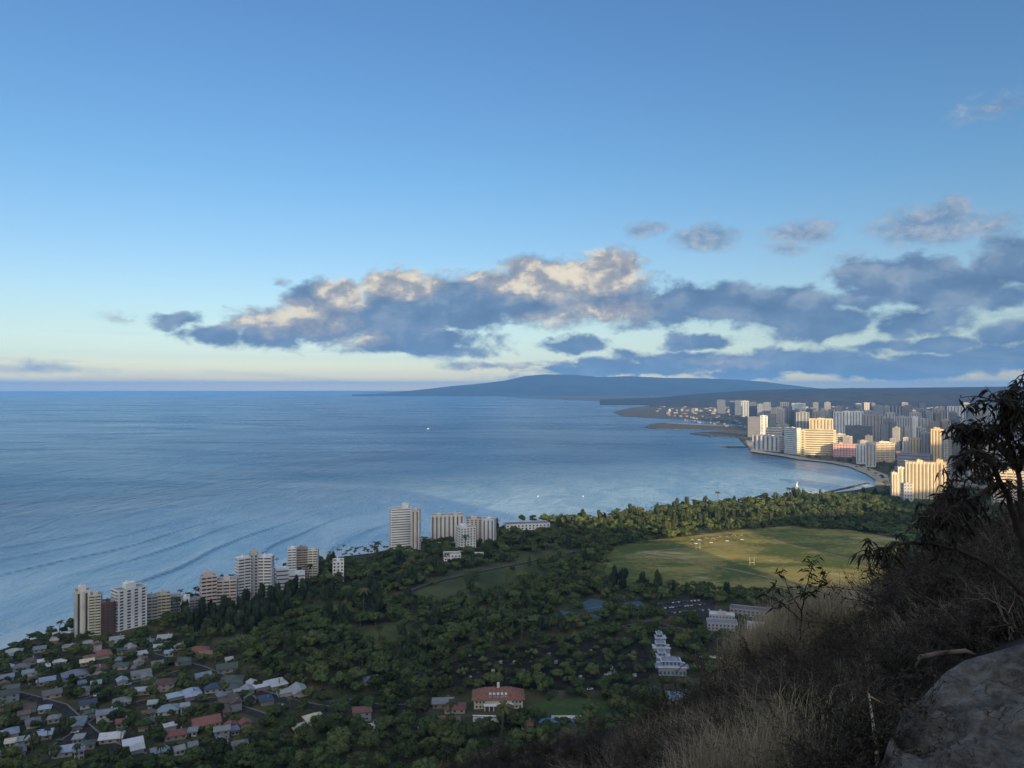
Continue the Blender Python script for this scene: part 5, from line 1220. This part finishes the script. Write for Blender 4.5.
TWIG = mat('dry_twigs', (0.08, 0.078, 0.068), .9, c2=(0.018, 0.019, 0.017), scale=3.0, rand=.3)
TWIGP = mat('pale_twigs', (0.24, 0.21, 0.17), .9, c2=(0.10, 0.085, 0.07), scale=3.0, rand=.3)
DLEAF = mat('dry_leaves', (0.035, 0.042, 0.024), .85, c2=(0.07, 0.052, 0.036), scale=4, rand=.3)
GRASS = mat('straw_grass', (0.44, 0.38, 0.25), .85, c2=(0.20, 0.175, 0.12), scale=2.5, rand=.3)
def shrub_mesh(name, seed, stems, depth_, leaves, size=1.0, droop=.1, tm=None):
    r = random.Random(seed); b = MB()
    def grow(p, d, L, rad, lv):
        q = p + d * L * .5 + Vector((r.uniform(-1, 1), r.uniform(-1, 1), r.uniform(-.5, .5))) * L * .10; e = p + d * L
        b.tube([p, q, e], [rad, rad * .8, rad * .55], 3, 0, False)
        if lv <= 1:
            for _ in range(leaves):
                c = p + (e - p) * r.random(); s = r.uniform(.008, .017) * size; a = Vector((r.gauss(0, 1), r.gauss(0, 1), r.gauss(0, 1))).normalized(); w = a.cross(Vector((r.gauss(0, 1), r.gauss(0, 1), 1))).normalized()
                b.poly([c, c + a * s * 1.2 + w * s * .5, c + a * s * 2.4, c + a * s * 1.2 - w * s * .5], 1)
        if lv == 0: return
        for _ in range(r.randint(2, 4)):
            nd = (d + Vector((r.gauss(0, .5), r.gauss(0, .5), r.gauss(.05, .4) - droop))).normalized(); grow(p + (e - p) * r.uniform(.45, 1), nd, L * r.uniform(.55, .85), rad * .6, lv - 1)
    for i in range(stems):
        t = r.uniform(0, 6.28); d = Vector((math.cos(t) * r.uniform(.2, 1), math.sin(t) * r.uniform(.2, 1), r.uniform(.5, 1.1))).normalized(); grow(Vector((r.uniform(-.1, .1), r.uniform(-.1, .1), -.05)) * size, d, r.uniform(.22, .4) * size, .010 * size, depth_)
    me = bpy.data.meshes.new(name); me.from_pydata([tuple(v) for v in b.v], [], b.f); me.materials.append(tm or TWIG); me.materials.append(DLEAF); me.polygons.foreach_set('material_index', np.array(b.m, dtype=np.int32)); me.update(); return me
def tuft_mesh(seed, n=150, h=.55, spread=.22):
    r = random.Random(seed); b = MB()
    for _ in range(n):
        t = r.uniform(0, 6.28); o = Vector((r.gauss(0, spread * .4), r.gauss(0, spread * .4), -.03)); L = h * r.uniform(.5, 1.15); lean = r.uniform(.1, .75); d = Vector((math.cos(t), math.sin(t), 0)); w = Vector((-math.sin(t), math.cos(t), 0)) * r.uniform(.0018, .0038)
        P3 = [o, o + d * L * .18 * lean + Vector((0, 0, L * .45)), o + d * L * .5 * lean + Vector((0, 0, L * .8)), o + d * L * .95 * lean + Vector((0, 0, L * (1 - .25 * lean)))]
        q = len(b.v)
        for k_, p in enumerate(P3): s = 1 - k_ / 3.2; b.v += [tuple(p - w * s), tuple(p + w * s)]
        for k_ in range(3): b.f.append((q + 2 * k_, q + 2 * k_ + 1, q + 2 * k_ + 3, q + 2 * k_ + 2)); b.m.append(0)
    me = bpy.data.meshes.new('grass_tuft'); me.from_pydata(b.v, [], b.f); me.materials.append(GRASS); me.update(); return me
SHR = [shrub_mesh('shrub_twigs', 50 + i, 7, 3, lf, 1.0, tm=tm_) for i, (lf, tm_) in enumerate([(0, TWIG), (2, TWIG), (5, TWIG), (1, TWIGP), (6, TWIG)])]
TUF = [tuft_mesh(70 + i, 150, h_, .3) for i, h_ in enumerate((.5, .62, .42))]
vcol = bpy.data.collections.new('scrub_kinds')
for i, me_ in enumerate(SHR + TUF):
    o = bpy.data.objects.new('scrub_%02d' % i, me_); vcol.objects.link(o)
fr = random.Random(77)
SLAB = [(872, 790, 3.6), (880, 766, 3.9), (888, 738, 4.3), (903, 710, 4.7), (925, 690, 5.0), (945, 668, 5.25), (965, 656, 5.4), (1000, 646, 5.5), (1024, 639, 5.5), (1110, 628, 5.5)]
def slab_y(x): return np.interp(x, [p[0] for p in SLAB], [p[1] for p in SLAB])
def slab_r(x): return np.interp(x, [p[0] for p in SLAB], [p[2] for p in SLAB])
pts, idx, rots, scl = [], [], [], []
for _ in range(1500):
    x = fr.uniform(560, 1180); ys, Rs = ns_at(x); r = fr.uniform(4.0, Rs + .5)
    if x > 850 and r < slab_r(x) + .7: continue
    if (740 < x < 870 and r > 9.5 and fr.random() < .75) or (700 < x < 810 and r < 6.5 and fr.random() < .8) or (x < 700 and fr.random() < .15): continue
    p = slope_pt(x, r); k_ = fr.choice([0, 0, 1, 0, 1, 2, 4, 3] if x > 720 else [0, 0, 0, 3, 3, 1])
    pts.append(p); idx.append(k_); rots.append(fr.uniform(0, 6.28)); scl.append(fr.uniform(.4, .95) * (1.0 if x > 760 else .8) * (1.35 if x > 900 and r > 8 else 1))
scatter('scrub', pts, idx, rots, scl, vcol, 'dense dark dry brush covering the near slope', 'brush')
pts, idx, rots, scl = [], [], [], []
def tufts(x0, x1, r0, r1, n, s0, s1):
    for _ in range(n):
        x = fr.uniform(x0, x1); r = fr.uniform(r0, r1)
        if x > 850 and r < slab_r(x) + .4: continue
        pts.append(slope_pt(x, r)); idx.append(5 + fr.randrange(3)); rots.append(fr.uniform(0, 6.28)); scl.append(fr.uniform(s0, s1))
tufts(700, 810, 4.4, 6.0, 90, .7, 1.1); tufts(640, 740, 5.0, 9.5, 16, .4, .8); tufts(590, 680, 6.4, 9.2, 16, .5, .8); tufts(735, 870, 9.6, 12.8, 330, .8, 1.4); tufts(690, 770, 7.5, 11, 30, .5, .8)
tufts(800, 900, 5.0, 9, 36, .5, .9); tufts(600, 1100, 5, 13, 50, .4, .8); tufts(820, 900, 11.5, 13, 50, .6, 1.0)
scatter('dry_grass', pts, idx, rots, scl, vcol, 'straw coloured dry grass in tufts on the near slope', 'grass')
# scrub on the spur
pts, idx, rots, scl = [], [], [], []
for _ in range(1500):
    j = int(fr.uniform(.25, .66) * SP_R); i = fr.randrange(SP_N - 1); p = Vector(SP_V[j * SP_N + i]); p += Vector((fr.uniform(-.5, .5), fr.uniform(-1, 1), 0))
    pts.append(p); idx.append(fr.choice([0, 1, 2, 3, 3, 4])); rots.append(fr.uniform(0, 6.28)); scl.append(fr.uniform(1.0, 2.3))
scatter('scrub', pts, idx, rots, scl, vcol, 'bare grey brush on the lower spur of the crater rim', 'brush')
# single shrubs that stand out along the slope's edge
sx = [612, 634, 655, 676, 700, 726, 748, 772, 806, 832, 858, 884, 905, 930, 958, 985]
SM = [shrub_mesh('shrub_branches', 90 + i, 9, 3, 0, 1.0, tm=[TWIG, TWIGP, TWIG][i]) for i in range(3)]
for i, x in enumerate(sx):
    ys, Rs = ns_at(x); r = Rs - fr.uniform(.2, 1.2); p = slope_pt(x, r); pale = i % 3 == 1
    e = empty('dry_shrub', p, fr.uniform(0, 6.28), '%s leafless shrub, %s from the left along the edge of the near slope' % ('pale' if pale else 'dark', ordw(i)), 'shrub', 'leafless shrubs along the slope edge')
    s = fr.uniform(.75, 1.25); c = bpy.data.objects.new('branches', SM[i % 3]); COL.objects.link(c); c.parent = e; c.scale = (s, s, s)
    lf = bpy.data.objects.new('foliage', SHR[4 if not pale else 3]); COL.objects.link(lf); lf.parent = e; lf.scale = (s * .8,) * 3
# the rock
def rock():
    nx, nt_ = 110, 90; V = []; xs = np.linspace(872, 1110, nx)
    for j in range(nt_):
        t = j / (nt_ - 1)
        for x in xs:
            yt, rt = slab_y(x), slab_r(x)
            # from its far edge down towards the viewer
            r = rt * (1 - t) + 2.3 * t; yb = 860 + (x - 872) * .1
            y = yt + (yb - yt) * t ** 1.05
            p = at(x, y, r)
            sx_ = (x - 872) / 238
            n = mnoise.fractal(Vector((p.x * 1.6, p.y * 1.6, 4)), .8, 2.1, 6) * .15 + mnoise.ridged_multi_fractal(Vector((p.x * 2.2, p.y * 5.0 + p.x, 1)), .8, 2.2, 6, 1.0, 2.0) * -.035 + .045
            edge = min(1, t * 9) * min(1, sx_ * 14)
            p.z += n * edge - (1 - min(1, t * 16)) ** 2 * .03
            V.append(p)
    top = len(V); Fc = [(j * nx + i, (j + 1) * nx + i, (j + 1) * nx + i + 1, j * nx + i + 1) for j in range(nt_ - 1) for i in range(nx - 1)]
    ring = [i for i in range(nx)] + [j * nx + nx - 1 for j in range(1, nt_)] + [(nt_ - 1) * nx + i for i in range(nx - 2, -1, -1)] + [j * nx for j in range(nt_ - 2, 0, -1)]
    for k_ in ring: q = V[k_]; V.append(Vector((q.x, q.y + (.05 if k_ < nx else 0), q.z - .9)))
    n = len(ring)
    for i in range(n): Fc.append((ring[i], ring[(i + 1) % n], top + (i + 1) % n, top + i))
    m = bpy.data.materials.new('weathered_rock'); m.use_nodes = True; nt = m.node_tree; b = nt.nodes['Principled BSDF']; P = nt.nodes.new('ShaderNodeNewGeometry').outputs['Position']
    a = noise_n(nt, P, 3.0, 8, .68, .5); c_ = noise_n(nt, P, 16, 6, .7)
    vo = nt.nodes.new('ShaderNodeTexVoronoi'); vo.feature = 'DISTANCE_TO_EDGE'; vo.inputs['Scale'].default_value = 1.7
    wv = nt.nodes.new('ShaderNodeVectorMath'); wv.operation = 'MULTIPLY_ADD'; wn_ = nt.nodes.new('ShaderNodeTexNoise'); wn_.inputs['Scale'].default_value = 3; wn_.inputs['Detail'].default_value = 5; nt.links.new(P, wn_.inputs['Vector'])
    nt.links.new(wn_.outputs['Color'], wv.inputs[0]); wv.inputs[1].default_value = (.9, .9, .9); nt.links.new(P, wv.inputs[2]); nt.links.new(wv.outputs[0], vo.inputs['Vector'])
    ck_ = N(nt, vo.outputs['Distance']).step(0.0, .02)
    c = mixc(nt, (a * .7 + c_ * .3).step(.36, .64), (0.095, 0.093, 0.085), (0.35, 0.335, 0.30)); c = mixc(nt, ck_._m('MULTIPLY', -1.0) + 1.0, c, mixc(nt, a.step(.40, .62), c, (0.045, 0.042, 0.04)))
    nt.links.new(c, b.inputs['Base Color']); b.inputs['Roughness'].default_value = .92; b.inputs['Specular IOR Level'].default_value = .2
    bn = nt.nodes.new('ShaderNodeBump'); st_ = noise_n(nt, vmul(nt, P, (1.5, 5, 9)), 1.6, 7, .7, 1.2)
    bn.inputs['Strength'].default_value = 1.0; bn.inputs['Distance'].default_value = .09; nt.links.new((a * 1.2 + c_ * .5 + ck_ * .2 + st_ * 1.3).s, bn.inputs['Height']); nt.links.new(bn.outputs[0], b.inputs['Normal'])
    tag(mesh_obj('boulder', V, Fc, m, smooth=True), 'big smooth grey weathered rock rising from the bottom right corner', 'rock')
rock()
WOOD = mat('weathered_wood', (0.20, 0.165, 0.13), .9, c2=(0.10, 0.085, 0.07), scale=6)
b = MB(); b.tube([at(916, 668, 5.9), at(920, 657, 5.9), at(940, 653.5, 5.9), at(966, 651, 5.8), at(975, 655, 5.8)], [.014, .018, .02, .018, .013], 8)
tag(b.build('fallen_branch', WOOD, smooth=True), 'grey fallen branch lying behind the top of the big rock', 'branch')
b = MB(); b.tube([at(869, 694, 5.0), at(873, 722, 4.8), at(879, 775, 4.4)], [.006, .010, .014], 6); b.tube([at(869, 696, 5.0), at(884, 704, 5.0)], [.006, .003], 5)
tag(b.build('dry_stalk', mat('stalk_straw', (0.42, 0.36, 0.25), .9), smooth=True), 'pale dry stalk standing up just left of the big rock', 'stalk')
b = MB(); b.tube([at(822, 772, 4.6), at(842, 756, 4.7), at(868, 742, 4.8), at(893, 733, 4.7), at(925, 712, 4.85)], [.012, .012, .012, .011, .008], 6)
tag(b.build('fallen_branch', mat('dark_wood', (0.02, 0.018, 0.016), .9), smooth=True), 'thin dark curved branch reaching up onto the big rock', 'branch')
# thorn tree hanging into the picture at the right
TLEAF = mat('dark_leaves', (0.022, 0.026, 0.018), .7, c2=(0.040, 0.034, 0.024), scale=5)
DARKB = mat('dark_bark', (0.045, 0.038, 0.032), .9, c2=(0.085, 0.075, 0.065), scale=9)
def leafy(branches, name, label, cat_, ntw, leaf, seed, r0=.03, tl=(.16, .42), dens=9, droop=.75, bias=None):
    r = random.Random(seed); allp = []
    base = branches[0][0]; bp = at(*base); e = empty(name, bp, 0, label, cat_); o = Vector(bp)
    for k_, br in enumerate(branches):
        P3 = [at(*q) - o for q in br]; n = len(P3)
        # smooth
        S = []
        for i in range(n - 1):
            p0, p1, p2, p3 = P3[max(i - 1, 0)], P3[i], P3[i + 1], P3[min(i + 2, n - 1)]
            for s in range(6):
                t = s / 6; S.append(.5 * ((2 * p1) + (p2 - p0) * t + (2 * p0 - 5 * p1 + 4 * p2 - p3) * t * t + (3 * p1 - p0 - 3 * p2 + p3) * t ** 3) + Vector((r.gauss(0, 1), r.gauss(0, 1), r.gauss(0, 1))) * .004)
        S.append(P3[-1]); m_ = len(S); rr = r0 * (1 if k_ == 0 else .55)
        t_ = MB(); t_.tube(S, [rr * (1 - .85 * i / (m_ - 1)) + .002 for i in range(m_)], 7); t_.build('trunk' if k_ == 0 else 'branch', DARKB, e, smooth=True)
        allp.append(S)
    tw, lv = MB(), MB()
    for _ in range(ntw):
        S = r.choice(allp); i = int(r.uniform(.25 if S is not allp[0] else .45, 1) ** .8 * (len(S) - 1)); p = S[i]
        L = r.uniform(*tl); d = Vector((r.gauss(0, .7), r.gauss(0, .7), r.gauss(.25, .55))).normalized(); P4 = [p]; cur = p
        for s in range(4):
            d = (d + Vector((r.gauss(0, .18), r.gauss(0, .18), -droop * .35))).normalized(); cur = cur + d * L / 4; P4.append(cur)
        tw.tube(P4, [.004, .0035, .003, .0022, .0012], 4, 0, False)
        for s in range(dens):
            q = r.uniform(.3, 1) * 4; i0 = min(3, int(q)); c = P4[i0] + (P4[i0 + 1] - P4[i0]) * (q - i0)
            a = Vector((r.gauss(0, .6), r.gauss(0, .6), r.gauss(-droop, .4))).normalized(); w = a.cross(Vector((r.gauss(0, 1), r.gauss(0, 1), .1))).normalized(); l_ = leaf * r.uniform(.6, 1.25)
            h1 = c + a * l_ * .5 + Vector((0, 0, -.06 * l_)); lv.poly([c, c + a * l_ * .35 + w * l_ * .11, c + a * l_ + Vector((0, 0, -.15 * l_)), c + a * l_ * .35 - w * l_ * .11])
    tw.build('twigs', DARKB, e); lv.build('foliage', TLEAF, e); return e
q = 5.2
leafy([[(1090, 760, 5.3), (1060, 690, 5.3), (1040, 610, 5.3), (1022, 540, 5.2), (1000, 482, 5.1), (984, 455, 5.0), (968, 452, 4.9), (956, 466, 4.85)],
       [(1022, 540, 5.2), (1018, 470, 5.2), (1004, 430, 5.1), (1008, 400, 5.1), (1026, 372, 5.0)], [(1040, 610, 5.3), (990, 566, 5.2), (940, 546, 5.1), (895, 545, 5.0), (868, 556, 5.0)],
       [(1000, 482, 5.1), (968, 500, 5.0), (944, 512, 4.9), (926, 520, 4.9)], [(1018, 470, 5.2), (990, 438, 5.3), (972, 428, 5.3), (962, 434, 5.3)], [(1022, 540, 5.2), (1050, 470, 5.3), (1075, 400, 5.4), (1060, 350, 5.4)],
       [(990, 566, 5.2), (972, 524, 5.3), (956, 496, 5.4), (944, 494, 5.4)], [(1018, 470, 5.2), (1030, 430, 5.0), (1020, 410, 4.9), (990, 400, 4.9)]],
      'thorn_tree', 'dark drooping leaved tree leaning in from the right edge above the rock', 'tree', 430, .075, 3, .032, (.08, .22), 8, .7)
leafy([[(800, 640, 9.6), (802, 612, 9.6), (806, 586, 9.5), (814, 562, 9.5)], [(802, 612, 9.6), (790, 592, 9.5), (784, 576, 9.5)], [(804, 600, 9.6), (818, 588, 9.5), (824, 578, 9.5)], [(801, 620, 9.6), (782, 604, 9.5), (770, 598, 9.5)]],
      'sapling', 'small dark leaved sapling sticking up from the near slope against the field', 'sapling', 38, .10, 8, .012, (.12, .3), 6, .1)
leafy([[(735, 770, 5.2), (722, 720, 5.4), (700, 670, 5.6), (690, 652, 5.7)], [(722, 720, 5.4), (735, 690, 5.5), (742, 668, 5.6)]], 'bare_sapling', 'thin bare sapling with few leaves rising above the straw grass', 'sapling', 26, .03, 9, .006, (.1, .3), 2, .1)
